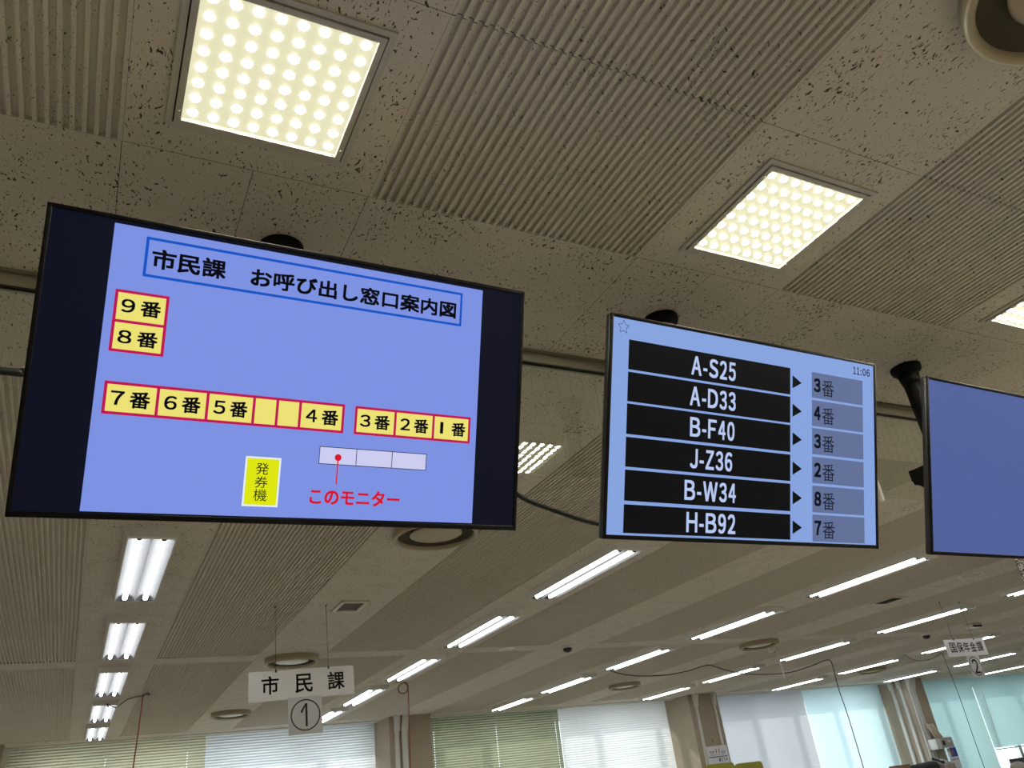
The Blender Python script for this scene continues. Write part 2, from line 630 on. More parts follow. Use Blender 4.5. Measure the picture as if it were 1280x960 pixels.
fm = MB()
fm.quad([(X_L, Y_B, 0), (X_R, Y_B, 0), (X_R, 13.2, 0), (X_L, 13.2, 0)])
tag(fm.build('floor', M['floor']), kind='structure')


def wallbox(name, x0, x1, y0, y1, z0=0.0, z1=3.05):
    m = MB(); m.box(x0, x1, y0, y1, z0, z1)
    return tag(m.build(name, M['wall']), kind='structure')


wallbox('wall_left', X_L - .12, X_L, Y_B - .12, 13.3)
wallbox('wall_right', X_R, X_R + .12, Y_B - .12, 13.3)
wallbox('wall_back', X_L - .12, X_R + .12, Y_B - .12, Y_B)

# far wall with its window openings: (x0, x1) of each opening, columns stand between
COLS = [(-1.35, -0.75), (3.945, 4.565), (9.09, 9.68), (14.15, 14.60), (19.25, 19.85)]
OPEN = [(-0.62, 3.92), (4.72, 9.14), (9.92, 14.08), (14.95, 19.1), (20.1, 22.7), (-2.5, -1.5)]
HEAD, SILL = 2.74, 0.85
wm = MB()


def skew_box(m, x0, x1, y0, y1, z0, z1, mi=0):
    p = [(x0, far(x0, y0), z0), (x1, far(x1, y0), z0), (x1, far(x1, y1), z0), (x0, far(x0, y1), z0),
         (x0, far(x0, y0), z1), (x1, far(x1, y0), z1), (x1, far(x1, y1), z1), (x0, far(x0, y1), z1)]
    n = len(m.v); m.v += p
    for f in ((3, 2, 1, 0), (4, 5, 6, 7), (0, 1, 5, 4), (1, 2, 6, 5), (2, 3, 7, 6), (3, 0, 4, 7)):
        m.f.append(tuple(n + i for i in f)); m.m.append(mi); m.sm.append(False)


xs = X_L
for a, b in sorted(OPEN):
    skew_box(wm, xs, a, WALL_Y, WALL_Y + .18, 0, 3.05)
    skew_box(wm, a, b, WALL_Y, WALL_Y + .18, HEAD, 3.05)
    skew_box(wm, a, b, WALL_Y, WALL_Y + .18, 0, SILL)
    xs = b
skew_box(wm, xs, X_R, WALL_Y, WALL_Y + .18, 0, 3.05)
# slab above the blind pocket
skew_box(wm, X_L, X_R, FAR_E + .03, WALL_Y + .18, 3.03, 3.12)
tag(wm.build('wall_far', M['wall']), kind='structure')

MULL = [[0.45, 1.62, 2.95], [5.48, 6.76, 7.47, 8.64], [10.73, 11.67, 12.67, 13.81], [15.62, 16.75, 17.9], [21.4], []]
for i, (a, b) in enumerate(OPEN):
    t = thing('window_%d' % (i + 1), None, None)
    t['kind'] = 'structure'
    m = MB()
    yy = WALL_Y + .06
    skew_box(m, a, b, yy, yy + .06, HEAD - .05, HEAD)
    skew_box(m, a, b, yy, yy + .06, SILL, SILL + .05)
    skew_box(m, a, a + .05, yy, yy + .06, SILL, HEAD)
    skew_box(m, b - .05, b, yy, yy + .06, SILL, HEAD)
    for x in MULL[i]:
        skew_box(m, x - .045, x + .045, yy - .03, yy + .07, SILL, HEAD)
    tag(m.build('window_frame', M['frame_alu'], t), kind='structure')
    g = MB()
    g.quad([(a, far(a, yy + .03), SILL), (b, far(b, yy + .03), SILL), (b, far(b, yy + .03), HEAD), (a, far(a, yy + .03), HEAD)])
    tag(g.build('window_pane', M['pane'], t), kind='structure')

# columns
for i, (a, b) in enumerate(COLS):
    m = MB()
    skew_box(m, a, b, 11.93, WALL_Y, 0, 3.03, 0)
    tag(m.build('column', M['column']), kind='structure')

# ------------------------------------------------------------------ hanging monitors
TVW, TVH = 0.967, 0.5474
HW, HH = TVW / 2, TVH / 2
SM = {
    'off': screen_mat('screen_black', (9, 13, 30)),
    'slide': screen_mat('screen_slide_blue', (124, 145, 225)),
    'frame': screen_mat('screen_frame_blue', (14, 84, 196)),
    'yellow': screen_mat('screen_pale_yellow', (236, 225, 116)),
    'crimson': screen_mat('screen_crimson', (188, 18, 84)),
    'lemon': screen_mat('screen_lemon', (222, 230, 14)),
    'pale': screen_mat('screen_pale_white', (228, 238, 248)),
    'cell': screen_mat('screen_lilac', (203, 204, 240)),
    'red': screen_mat('screen_red', (214, 20, 44)),
    'text': screen_mat('screen_text_black', (5, 6, 14)),
    'bg2': screen_mat('screen_sky_blue', (134, 163, 222)),
    'row': screen_mat('screen_row_black', (6, 7, 12)),
    'call': screen_mat('screen_call_text', (182, 200, 238)),
    'grey': screen_mat('screen_slate_grey', (97, 112, 152)),
    'ink2': screen_mat('screen_dark_ink', (14, 17, 30)),
    'bg3': screen_mat('screen_plain_blue', (80, 97, 154)),
}


def lay(n):
    return 0.0030 - 0.0004 * n


def rect(name, x0, x1, z0, z1, n, material, parent):
    y = lay(n)
    m = MB()
    m.quad([(x0, y, z0), (x1, y, z0), (x1, y, z1), (x0, y, z1)])
    return m.build(name, material, parent)


def frame(name, x0, x1, z0, z1, t, n, material, parent, vx=(), hz=()):
    """a ruled box: outline of width t with extra vertical and horizontal rules"""
    y = lay(n)
    m = MB()

    def r(a, b, c, d):
        m.quad([(a, y, c), (b, y, c), (b, y, d), (a, y, d)])
    r(x0, x1, z1 - t, z1); r(x0, x1, z0, z0 + t)
    r(x0, x0 + t, z0 + t, z1 - t); r(x1 - t, x1, z0 + t, z1 - t)
    for v in vx:
        r(v - t / 2, v + t / 2, z0 + t, z1 - t)
    for h in hz:
        r(x0 + t, x1 - t, h - t / 2, h + t / 2)
    return m.build(name, material, parent)


def monitor(label, loc, rot, screen_material):
    t = thing('hanging_monitor', label, 'monitor', loc, rot)
    m = MB()
    m.bbox(-HW, HW, 0.004, 0.023, -HH, HH, 0.004, 2)
    m.build('rear_shell', M['side'], t)
    m = MB()
    m.bbox(-HW * .62, HW * .62, 0.022, 0.062, -HH * .85, HH * .35, 0.012, 3)
    for i in range(14):
        xx = -0.20 + i * .031
        m.box(xx, xx + .018, .0615, .0635, -HH * .75, -HH * .72)
    m.build('electronics_housing', M['black'], t)
    m = MB()
    bs, bt, bb = 0.0085, 0.0085, 0.0105
    ex, e1, e0 = HW - bs, HH - bt, -HH + bb
    m.bbox(-HW, HW, 0.0, 0.006, e1, HH, 0.0012, 2)
    m.bbox(-HW, HW, 0.0, 0.006, -HH, e0, 0.0012, 2)
    m.bbox(-HW, -ex, 0.0, 0.006, -HH, HH, 0.0012, 2)
    m.bbox(ex, HW, 0.0, 0.006, -HH, HH, 0.0012, 2)
    m.build('bezel', M['bezel'], t)
    m = MB()
    m.quad([(-ex, lay(0), e0), (ex, lay(0), e0), (ex, lay(0), e1), (-ex, lay(0), e1)])
    s = m.build('screen', screen_material, t)
    return t, s


RX = [(0.36462855, -0.02519962, 0.03128535), (0.37291814, -0.01088186, 0.02446521), (0.36432216, 0.0, 0.02)]
LOC = [(0.33168322, 1.39919626, 2.28419316), (1.53396599, 1.43131452, 2.29216481), (2.72195707, 1.44945370, 2.28492100)]

# --- left monitor: guide to the call counters
tv1, sc1 = monitor('large left monitor showing the blue counter guide with yellow boxes', LOC[0], RX[0], SM['off'])
mm = 0.001
rect('slide_background', -.375, .375, -.2605, .2585, 1, SM['slide'], sc1)
frame('title_frame', -.3203, .3256, .1675, .2435, .0052, 2, SM['frame'], sc1)
lettering('title_lettering', '市民課', -.3080, -.1765, .1850, .2235, lay(3), SM['text'], sc1, 0.030)
lettering('title_lettering', 'お呼び出し窓口案内図', -.1295, .3112, .1825, .2195, lay(3), SM['text'], sc1, 0.030)


def counters(x0, x1, z0, z1, cuts, hz, cells):
    rect('counter_box', x0, x1, z0, z1, 2, SM['yellow'], sc1)
    frame('counter_outline', x0, x1, z0, z1, .0052, 3, SM['crimson'], sc1, cuts, hz)
    for d, cx0, cx1, cz0, cz1 in cells:
        wd = cx1 - cx0
        lettering('counter_number', WIDE[d] if d != '1' else d, cx0 + (.135 if d != '1' else .18) * wd, cx0 + (.385 if d != '1' else .265) * wd, cz0 + .29 * (cz1 - cz0), cz0 + .72 * (cz1 - cz0), lay(4), SM['text'], sc1, 0.026)
        lettering('counter_kanji', '番', cx0 + .485 * wd, cx0 + .865 * wd, cz0 + .23 * (cz1 - cz0), cz0 + .75 * (cz1 - cz0), lay(4), SM['text'], sc1, 0.026)


counters(-.3610, -.2705, .0225, .1368, [], [.0790], [('9', -.361, -.2705, .079, .1368), ('8', -.361, -.2705, .0225, .079)])
counters(-.3607, .0766, -.0900, -.0310, [-.2720, -.1862, -.1017, -.0576, -.0131], [],
         [('7', -.3607, -.272, -.09, -.031), ('6', -.272, -.1862, -.09, -.031), ('5', -.1862, -.1017, -.09, -.031), ('4', -.0131, .0766, -.09, -.031)])
counters(.0982, .3598, -.0897, -.0318, [.1858, .2722], [],
         [('3', .0982, .1858, -.0897, -.0318), ('2', .1858, .2722, -.0897, -.0318), ('1', .2722, .3598, -.0897, -.0318)])
rect('monitor_diagram', .0314, .2608, -.1540, -.1188, 2, SM['cell'], sc1)
frame('monitor_outline', .0314, .2608, -.1540, -.1188, .0014, 3, SM['text'], sc1, [.1077, .1839])
m = MB()
m.quad([(.0700 + .0069 * math.cos(a * PI / 16), lay(4), -.1392 + .0069 * math.sin(a * PI / 16)) for a in range(32)])
m.quad([(.0686, lay(4), -.1925), (.0712, lay(4), -.1925), (.0712, lay(4), -.139), (.0686, lay(4), -.139)])
m.build('red_pointer', SM['red'], sc1)
lettering('pointer_lettering', 'このモニター', .0190, .2060, -.2330, -.2020, lay(3), SM['red'], sc1, 0.030)
rect('ticket_border', -.1080, -.0413, -.2418, -.1477, 2, SM['pale'], sc1)
rect('ticket_box', -.1047, -.0446, -.2385, -.1510, 3, SM['lemon'], sc1)
for ch, za, zb in (('発', -.1815, -.1590), ('券', -.2065, -.1845), ('機', -.2315, -.2085)):
    lettering('ticket_kanji', ch, -.0880, -.0635, za, zb, lay(4), SM['text'], sc1, 0.002)

# --- middle monitor: called numbers
tv2, sc2 = monitor('middle monitor listing called numbers like A-S25 beside counter numbers', LOC[1], RX[1], SM['bg2'])
rows = [(.1395, .2145), (.0600, .1335), (-.0205, .0545), (-.1000, -.0275), (-.1815, -.1070), (-.2580, -.1900)]
calls = ['A-S25', 'A-D33', 'B-F40', 'J-Z36', 'B-W34', 'H-B92']
cnts = '343287'
ext = [(-.229, -.071), (-.232, -.070), (-.230, -.073), (-.228, -.080), (-.244, -.066), (-.236, -.0665)]
for (z0, z1), c, d, (xa, xb) in zip(rows, calls, cnts, ext):
    rect('call_row', -.4257, .1290, z0, z1, 1, SM['row'], sc2)
    zc = (z0 + z1) / 2
    plain_text('call_lettering', c, xa, xb, zc - .0255, zc + .0245, lay(2), SM['call'], sc2, 0.026)
    m = MB()
    m.quad([(.1375, lay(1), zc - .0185), (.1735, lay(1), zc), (.1375, lay(1), zc + .0185)])
    m.build('arrow_marker', SM['row'], sc2)
    g0 = zc - .038
    rect('counter_cell', .2140, .4260, g0 + .002, g0 + .0755, 1, SM['grey'], sc2)
    lettering('counter_number', WIDE[d], .2215, .2485, zc - .0185, zc + .0215, lay(2), SM['ink2'], sc2, 0.045)
    lettering('counter_kanji', '番', .2540, .3035, zc - .0275, zc + .0205, lay(2), SM['ink2'], sc2, 0.0)
plain_text('clock_lettering', '11:06', .3840, .4600, .2305, .2525, lay(2), SM['ink2'], sc2, 0.022)
m = MB()
sx, sz = -.4435, .2432
outer, inner = [], []
pts = []
for i in range(10):
    a = PI / 2 + i * PI / 5
    r = .0185 if i % 2 == 0 else .0095
    pts.append((r * math.cos(a), r * math.sin(a)))
for i in range(10):
    (xa, za), (xb, zb) = pts[i], pts[(i + 1) % 10]
    k = .86
    m.quad([(sx + xa, lay(2), sz + za), (sx + xb, lay(2), sz + zb), (sx + xb * k, lay(2), sz + zb * k), (sx + xa * k, lay(2), sz + za * k)])
m.build('star_outline', SM['ink2'], sc2)

# --- right monitor: blank blue picture
tv3, sc3 = monitor('right monitor with plain blue screen cut off by the picture edge', LOC[2], RX[2], SM['bg3'])


# ceiling mounts
def mount(label, tv_loc, rot, flange):
    Rm = (Matrix.Rotation(rot[2], 3, 'Z') @ Matrix.Rotation(rot[1], 3, 'Y') @ Matrix.Rotation(rot[0], 3, 'X'))
    back = Vector(tv_loc) + Rm @ Vector((0, 0.066, -0.03))
    t = thing('ceiling_mount', label, 'monitor mount', (flange[0], flange[1], CEIL), (0, 0, 0), 'black ceiling mounts carrying the monitors')
    o = Vector(t.location)
    m = MB()
    m.lathe([(0.001, -.030), (.040, -.030), (.054, -.020), (.057, -.012), (.057, 0), (0.001, 0)], seg=40)
    m.build('flange', M['mount'], t)
    pz = back.z - o.z + 0.13
    rel_y = back.y - o.y
    m = MB()
    m.tube([(0, 0, -.02), (0, 0, -.10), (0, 0, pz)], .030, 20)
    m.tube([(0, 0, -.034), (0, 0, -.075)], [.040, .033], 20)
    m.build('pole', M['mount'], t)
    m = MB()
    m.bbox(-.036, .036, -.042, .042, pz - .10, pz + .02, .006)
    rel = back - o
    # arm from the pole foot to the plate on the monitor's back
    m.bbox(-.03, .03, rel.y + 0.01, -.03, pz - .085, pz - .03, .004)
    m.bbox(-.168, .168, -.03, .03, pz - .055, pz + .0, .005)
    m.build('pivot_arm', M['mount'], t)
    for sx in (-1, 1):
        m = MB()
        xa, xb = sx * .166 - .004, sx * .166 + .004
        tri = [(.03, pz), (.03, pz - .04), (rel_y - .005, pz - .27), (rel_y - .05, pz - .03)]
        m.quad([(xa, y_, z_) for y_, z_ in tri]); m.quad([(xb, y_, z_) for y_, z_ in tri][::-1])
        for i in range(4):
            (ya, za), (yb, zb) = tri[i], tri[(i + 1) % 4]
            m.quad([(xa, ya, za), (xb, ya, za), (xb, yb, zb), (xa, yb, zb)])
        m.build('side_gusset', M['mount'], t)
    m = MB()
    X = Matrix.Translation(rel) @ Rm.to_4x4()
    m.bbox(-.22, .22, 0.0, .006, -.11, .11, .002, X=X)
    for s in (-1, 1):
        m.bbox(s * .20 - .018, s * .20 + .018, 0.0, .03, -.20, .17, .003, X=X)
    m.bbox(-.05, .05, 0.0, .05, -.05, .06, .004, X=X)
    m.build('back_plate', M['mount'], t)
    return t


mount('black ceiling mount behind the left monitor, flange above its top edge', LOC[0], RX[0], (0.328, 1.70))
mount('black ceiling mount behind the middle monitor listing numbers', LOC[1], RX[1], (1.545, 1.70))
mount('black ceiling mount with its pole in view left of the right monitor', LOC[2], RX[2], (2.745, 1.715))

# ------------------------------------------------------------------ glass smoke curtain
t = thing('smoke_curtain', 'clear wired glass strip under a metal ceiling rail behind the monitors', 'glass screen', (0, 2.005, CEIL))
m = MB()
m.box(X_L + .02, 9.0, -.022, .022, -.016, 0)
m.box(X_L + .02, 9.0, -.022, -.008, -.044, -.012)
m.box(X_L + .02, 9.0, .008, .022, -.044, -.012)
for i in range(26):
    xx = -2.2 + i * .45
    if xx < 8.9:
        m.lathe([(.0005, -.004), (.004, -.004), (.004, 0)], (0, 0, 0), 10, 1, X=Matrix.Translation((xx, -.022, -.028)) @ Matrix.Rotation(-PI / 2, 4, 'X') @ Matrix.Scale(-1, 4, (0, 0, 1)))
m.build('rail', [M['rail'], M['rail_dark']], t)
m = MB()
m.box(X_L + .02, 9.0, -.0082, -.0048, -.047, -.040)
m.box(X_L + .02, 9.0, .0048, .0082, -.047, -.040)
m.build('gasket', M['rail_dark'], t)
cuts = [X_L + .02, -1.2, 0.78, 2.738, 4.7, 6.65, 8.6]
for a, b in zip(cuts, cuts[1:]):
    m = MB()
    m.box(a + .0015, b - .0015, -.0034, .0034, -.417, 0)
    g = m.build('glass_pane', M['glass'], t)
    g.location = (0, 0, -.03)
    if a > 2.7:
        g.rotation_euler = (math.radians(-3.4), 0, 0)      # these panes hang a little out of plumb
    m = MB()
    x = a + .03
    while x < b:
        m.box(x - .00022, x + .00022, -.0002, .0002, -.416, -.01)
        x += .05
    m.build('glass_wires', M['wire'], g)
for x in cuts[1:-1]:
    m = MB()
    m.bbox(x - .006, x + .006, -.008, .008, -.449, -.36, .002)
    m.build('joint_clip', M['pale'], t)

# ------------------------------------------------------------------ square LED ceiling lights
proto = None
ADDED_FILL = [((4.26, 1.18), 'first added unseen square ceiling light beyond the right picture edge'),  # unseen square lights added to brighten the near ceiling
         ((5.60, 1.18), 'second added unseen square ceiling light beyond the right picture edge'),
         ((6.95, 1.18), 'third added unseen square ceiling light beyond the right picture edge'),
         ((8.30, 1.18), 'fourth added unseen square ceiling light beyond the right picture edge'),
         ((6.95, -1.60), 'added unseen square ceiling light far behind the camera at the right'),
         ((1.566, -1.60), 'added unseen square ceiling light behind the camera, leftmost of that row'),
         ((2.912, -1.60), 'added unseen square ceiling light behind the camera, second of that row'),
         ((4.26, -1.60), 'added unseen square ceiling light behind the camera, third of that row'),
         ((5.60, -1.60), 'added unseen square ceiling light behind the camera, rightmost of that row')]
sq = [((0.207, 1.166), 'big square ceiling light above the left monitor, nearest of the square lights'),
      ((1.566, 1.178), 'middle square ceiling light of round spots above the middle monitor'),
      ((2.912, 1.182), 'square ceiling light cut off by the right edge of the picture')]
for (x, y), lab in sq + ADDED_FILL:
    if proto is None:
        proto = t = thing('square_ceiling_light', lab, 'ceiling light', (x, y, CEIL), (0, 0, 0), 'square spot-patterned lights along the near ceiling')
        a, b, c = .163, .176, .192
        m = MB()
        def ring(m, r0, r1, z0, z1, mi=0):
            m.box(-r1, r1, r0, r1, z0, z1, mi); m.box(-r1, r1, -r1, -r0, z0, z1, mi)
            m.box(-r1, -r0, -r0, r0, z0, z1, mi); m.box(r0, r1, -r0, r0, z0, z1, mi)
        ring(m, a, b, -.010, 0)
        for sx in (-1, 1):
            for sy in (-1, 1):
                m.lathe([(.0001, -.0112), (.002, -.0112), (.002, -.010)], (sx * (a + .0065), sy * .14, 0), 8)
        m.build('inner_frame', M['lamp_frame'], t)
        m = MB(); ring(m, b + .003, c, -.0065, 0)
        m.build('outer_frame', M['lamp_frame'], t)
        m = MB(); ring(m, b - .001, b + .004, -.0035, 0)
        m.build('frame_gap', M['gap'], t)
        m = MB()
        m.quad([(-a, -a, -.0025), (-a, a, -.0025), (a, a, -.0025), (a, -a, -.0025)])
        ring(m, a - .0012, a, -.009, -.002)
        lens = m.build('lens', M['led_lens'], t)
        p = 2 * a / 8
        m = MB()
        m.lathe([(.0005, -.0058), (.006, -.0052), (.0088, -.004), (.0098, -.0026)], (0, 0, 0), 14)
        spot = m.build('light_spot', M['led_dot'], lens)
        spot.location = (-a + p * .5, -a + p * .5, 0)
        for i in range(8):
            for j in range(8):
                if i or j:
                    q = spot.copy()
                    COL.objects.link(q)
                    q.location = (-a + p * (i + .5), -a + p * (j + .5), 0)
    else:
        copy_tree(proto, lab, (x, y, CEIL))

# ------------------------------------------------------------------ fluorescent fixtures
FL, FW, FD = 1.19, 0.108, 0.042


def fluorescent(label, x, y):
    t = thing('tube_ceiling_light', label, 'ceiling light', (x, y, CEIL), (0, 0, 0), 'twin tube lights in rows on the far ceiling')
    hl = FL / 2
    m = MB()
    # sloping outer skin and bottom lip
    top = [(-FW - .012, -hl - .012), (FW + .012, -hl - .012), (FW + .012, hl + .012), (-FW - .012, hl + .012)]
    bot = [(-FW, -hl), (FW, -hl), (FW, hl), (-FW, hl)]
    inn = [(-FW + .004, -hl + .03), (FW - .004, -hl + .03), (FW - .004, hl - .012), (-FW + .004, hl - .012)]
    for i in range(4):
        j = (i + 1) % 4
        m.quad([(*top[i], 0), (*top[j], 0), (*bot[j], -FD), (*bot[i], -FD)])
        m.quad([(*bot[i], -FD), (*bot[j], -FD), (*inn[j], -FD), (*inn[i], -FD)])
    m.build('housing', M['white_metal'], t)
    m = MB()
    y0, y1 = -hl + .03, hl - .012
    n = 24
    prof = []
    W = FW - .004
    for i in range(n + 1):
        x_ = -W + 2 * W * i / n
        u = abs(abs(x_) - W / 2) / (W / 2)
        prof.append((x_, -FD + .001 + (.036) * (1 - u ** 2.2) + (.0 if abs(x_) > W * .96 else 0)))
    for (xa, za), (xb, zb) in zip(prof, prof[1:]):
        m.quad([(xa, y0, za), (xa, y1, za), (xb, y1, zb), (xb, y0, zb)], 0, True)
    for yy in (y0, y1):
        for (xa, za), (xb, zb) in zip(prof, prof[1:]):
            m.quad([(xa, yy, -FD), (xb, yy, -FD), (xb, yy, zb), (xa, yy, za)])
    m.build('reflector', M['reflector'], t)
    for s in (-1, 1):
        m = MB()
        m.tube([(s * FW * .5, y0 + .028, -FD + .012), (s * FW * .5, y1 - .028, -FD + .012)], .0135, 14)
        tb = m.build('lamp_tube', M['tube'], t)
        for a, b in ((y0, y0 + .028), (y1 - .028, y1)):
            m = MB()
            m.tube([(s * FW * .5, a, -FD + .012), (s * FW * .5, b, -FD + .012)], .0145, 12)
            m.build('lamp_socket', M['socket'], tb)
    return t


YS = [4.555, 6.255, 7.94, 9.62, 11.24]
ROWX = {0: 0.212, 1: 2.895, 2: 5.545, 3: 8.19, 4: 10.86, 5: 13.55, 6: 16.2}
ROWN = {0: 'far-left row', 1: 'row below the middle monitor, left of the long aisle', 2: 'row running down from the right monitor',
        3: 'fourth row from the left', 4: 'fifth row from the left', 5: 'sixth row from the left', 6: 'rightmost row'}
LABS = {
    (0, 0): 'nearest twin tube light of the far-left row, just under the left monitor',
    (0, 1): 'second twin tube light down the far-left row',
    (0, 2): 'third twin tube light down the far-left row, middle of five',
    (0, 3): 'fourth twin tube light down the far-left row, black cord beside it',
    (0, 4): 'last twin tube light of the far-left row, touching the window edge',
    (1, 0): 'nearest tube light of the second row, just under the middle monitor',
    (1, 1): 'second tube light of the second row, below left of the middle monitor',
    (1, 2): 'third tube light of the second row, right above the red cord coil',
    (1, 3): 'fourth tube light of the second row, left of the red cord coil',
    (1, 4): 'last tube light of the second row, beside the round 1 plate',
    (2, 0): 'nearest tube light of the third row, below the gap between middle and right monitors',
    (2, 1): 'second tube light of the third row, left of the hooked round diffuser',
    (2, 2): 'third tube light of the third row, right of the small dark sensor',
    (2, 3): 'fourth tube light of the third row, where the long black cable starts',
    (2, 4): 'last tube light of the third row, above the green blind',
    (3, 0): 'tube light cut by the right picture edge below the right monitor',
    (3, 1): 'tube light of the fourth row under the right monitor, left of the hanging 2 sign',
    (3, 2): 'third tube light of the fourth row, right of the hooked round diffuser',
    (3, 3): 'fourth tube light of the fourth row, crossed by the sagging grey cable',
    (3, 4): 'last tube light of the fourth row, above the pale blind by the calendar column',
    (4, 2): 'tube light of the fifth row passing behind the hanging 2 sign',
    (4, 3): 'tube light of the fifth row, second from the windows, left of the 2 sign',
    (4, 4): 'last tube light of the fifth row, above the cyan blind',
    (5, 3): 'tube light of the sixth row behind the round 2 plate',
    (5, 4): 'last tube light of the sixth row, above the column with white ducts',
    (6, 4): 'rightmost tube light near the windows, right of the round 2 plate',
}
for (r, i), lab in {(2, -1): 'added tube light hidden behind the right monitor', (3, -1): 'added unseen tube light beyond the right picture edge, fourth row, nearest',
                    (4, -1): 'added unseen tube light beyond the right picture edge, fifth row, nearest', (4, 0): 'added unseen tube light beyond the right picture edge, fifth row, second',
                    (4, 1): 'added unseen tube light beyond the right picture edge, fifth row, third', (5, 0): 'added unseen tube light beyond the right picture edge, sixth row, first',
                    (5, 1): 'added unseen tube light beyond the right picture edge, sixth row, second', (5, 2): 'added unseen tube light beyond the right picture edge, sixth row, third',
                    (6, 1): 'added unseen tube light beyond the right picture edge, seventh row, first', (6, 2): 'added unseen tube light beyond the right picture edge, seventh row, second',
                    (6, 3): 'added unseen tube light beyond the right picture edge, seventh row, third'}.items():
    LABS[(r, i)] = lab  # unseen tube lights, added to lift the right side of the ceiling
YS.append(2.86)       # index -1: added fixtures just behind the glass curtain
proto = None
for (r, i), lab in LABS.items():
    x = ROWX[r]
    loc = (x, far(x, YS[i]), CEIL)
    if proto is None:
        proto = fluorescent(lab, x, loc[1])
    else:
        copy_tree(proto, lab, loc)

# ------------------------------------------------------------------ round air diffusers
proto = None
dif = [((1.585, .33), 'big round cream air diffuser cut by the top right picture corner'),
       ((1.575, 3.80), 'round cream air diffuser peeking out under the left monitor'),
       ((1.575, 7.20), 'round air diffuser just above the hanging three-character sign'),
       ((1.580, 10.35), 'round air diffuser near the windows, left of the hanging 1 plate'),
       ((6.83, 7.16), 'round air diffuser with a white cord hooked on it'),
       ((6.75, 9.85), 'round air diffuser near the windows, above the white blind'),
       ((11.55, 9.70), 'round air diffuser at the far right above the cyan blind')]
for (x, y), lab in dif:
    if proto is None:
        proto = t = thing('round_air_diffuser', lab, 'air diffuser', (x, y, CEIL), (0, 0, 0), 'round air diffusers on the ceiling')
        m = MB()
        m.lathe([(.222, 0), (.224, -.028), (.226, -.040), (.222, -.050), (.214, -.053), (.207, -.050), (.203, -.042), (.200, -.030)], seg=72)
        m.build('rim', M['diff_rim'], t)
        m = MB()
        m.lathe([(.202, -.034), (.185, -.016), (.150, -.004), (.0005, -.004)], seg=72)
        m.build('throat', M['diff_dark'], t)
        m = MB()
        m.lathe([(.0005, -.043), (.06, -.042), (.108, -.038), (.133, -.034), (.140, -.030), (.138, -.026), (.112, -.028), (.0005, -.030)], seg=72)
        m.build('pan', M['diff_pan'], t)
        m = MB()
        m.tube([(0, 0, -.030), (0, 0, -.004)], .012, 10)
        m.build('pan_stem', M['diff_dark'], t)
    else:
        copy_tree(proto, lab, (x, y, CEIL))

# ------------------------------------------------------------------ vents, speaker, sensors
t = thing('ceiling_vent', 'small louvred ceiling vent right of the hanging sign wires', 'vent', (1.578, 5.42, CEIL))
m = MB()
for s in (-1, 1):
    m.bbox(-.098, .098, s * .125 - .014, s * .125 + .014, -.012, 0, .002)
    m.bbox(s * .084 - .014, s * .084 + .014, -.125, .125, -.012, 0, .002)
m.build('vent_frame', M['grille'], t)
m = MB()
m.quad([(-.085, -.12, -.001), (.085, -.12, -.001), (.085, .12, -.001), (-.085, .12, -.001)])
m.build('vent_throat', M['gap'], t)
m = MB()
for i in range(9):
    xx = -.066 + i * .0165
    m.box(xx - .0009, xx + .0009, -.115, .115, -.007, -.004)
m.build('louvres', M['grille'], t)

t = thing('ceiling_vent', 'dark square ceiling vent below the right monitor', 'vent', (6.80, 5.28, CEIL))
m = MB()
for s in (-1, 1):
    m.bbox(-.105, .105, s * .125 - .012, s * .125 + .012, -.010, 0, .002)
    m.bbox(s * .093 - .012, s * .093 + .012, -.125, .125, -.010, 0, .002)
m.build('vent_frame', M['grille'], t)
m = MB()
m.quad([(-.09, -.12, -.003), (.09, -.12, -.003), (.09, .12, -.003), (-.09, .12, -.003)])
for i in range(8):
    m.box(-.09, .09, -.105 + i * .03 - .003, -.105 + i * .03 + .003, -.009, -.002)
m.build('louvres', M['diff_dark'], t)

t = thing('ceiling_speaker', 'flat round ceiling speaker below the right monitor, dull grille in bright ring', 'speaker', (6.85, 4.42, CEIL))
m = MB()
m.lathe([(.104, 0), (.106, -.006), (.101, -.010), (.094, -.009), (.092, -.004)], seg=48)
m.build('ring', M['pale'], t)
m = MB()
m.lathe([(.0005, -.006), (.05, -.0058), (.093, -.004)], seg=48)
m.build('speaker_grille', M['diff_rim'], t)

for (x, y), lab in (((4.22, 7.03), 'small dark round sensor on the flat ceiling strip, middle of the picture'),
                    ((9.40, 6.93), 'small dark sensor left of the hanging 2 sign')):
    t = thing('ceiling_sensor', lab, 'sensor', (x, y, CEIL))
    m = MB()
    m.lathe([(.062, 0), (.062, -.016), (.055, -.022), (.040, -.024), (.0005, -.024)], seg=32)
    m.build('base', M['pale'], t)
    m = MB()
    m.lathe([(.044, -.022), (.046, -.036), (.036, -.052), (.018, -.062), (.0005, -.065)], seg=32)
    m.build('dome', M['side'], t)
t = thing('smoke_detector', 'flat pale round detector on the cross strip, left of the dark sensor', 'detector', (3.56, 7.05, CEIL))
m = MB()
m.lathe([(.085, 0), (.085, -.007), (.078, -.011), (.0005, -.012)], seg=40)
m.build('cover', M['pale'], t)
m = MB()
m.lathe([(.0005, -.0185), (.012, -.018), (.020, -.011)], seg=20)
m.build('sensing_cap', M['grille'], t)
t = thing('ceiling_socket', 'dark slotted ceiling box above the hanging 2 sign', 'ceiling box', (9.62, 6.42, CEIL))
m = MB()
m.bbox(-.10, .10, -.055, .055, -.05, 0, .012, 3)
m.build('box_body', M['pale'], t)
m = MB()
m.box(-.085, .085, -.0565, -.052, -.045, -.020)
m.build('slot', M['gap'], t)

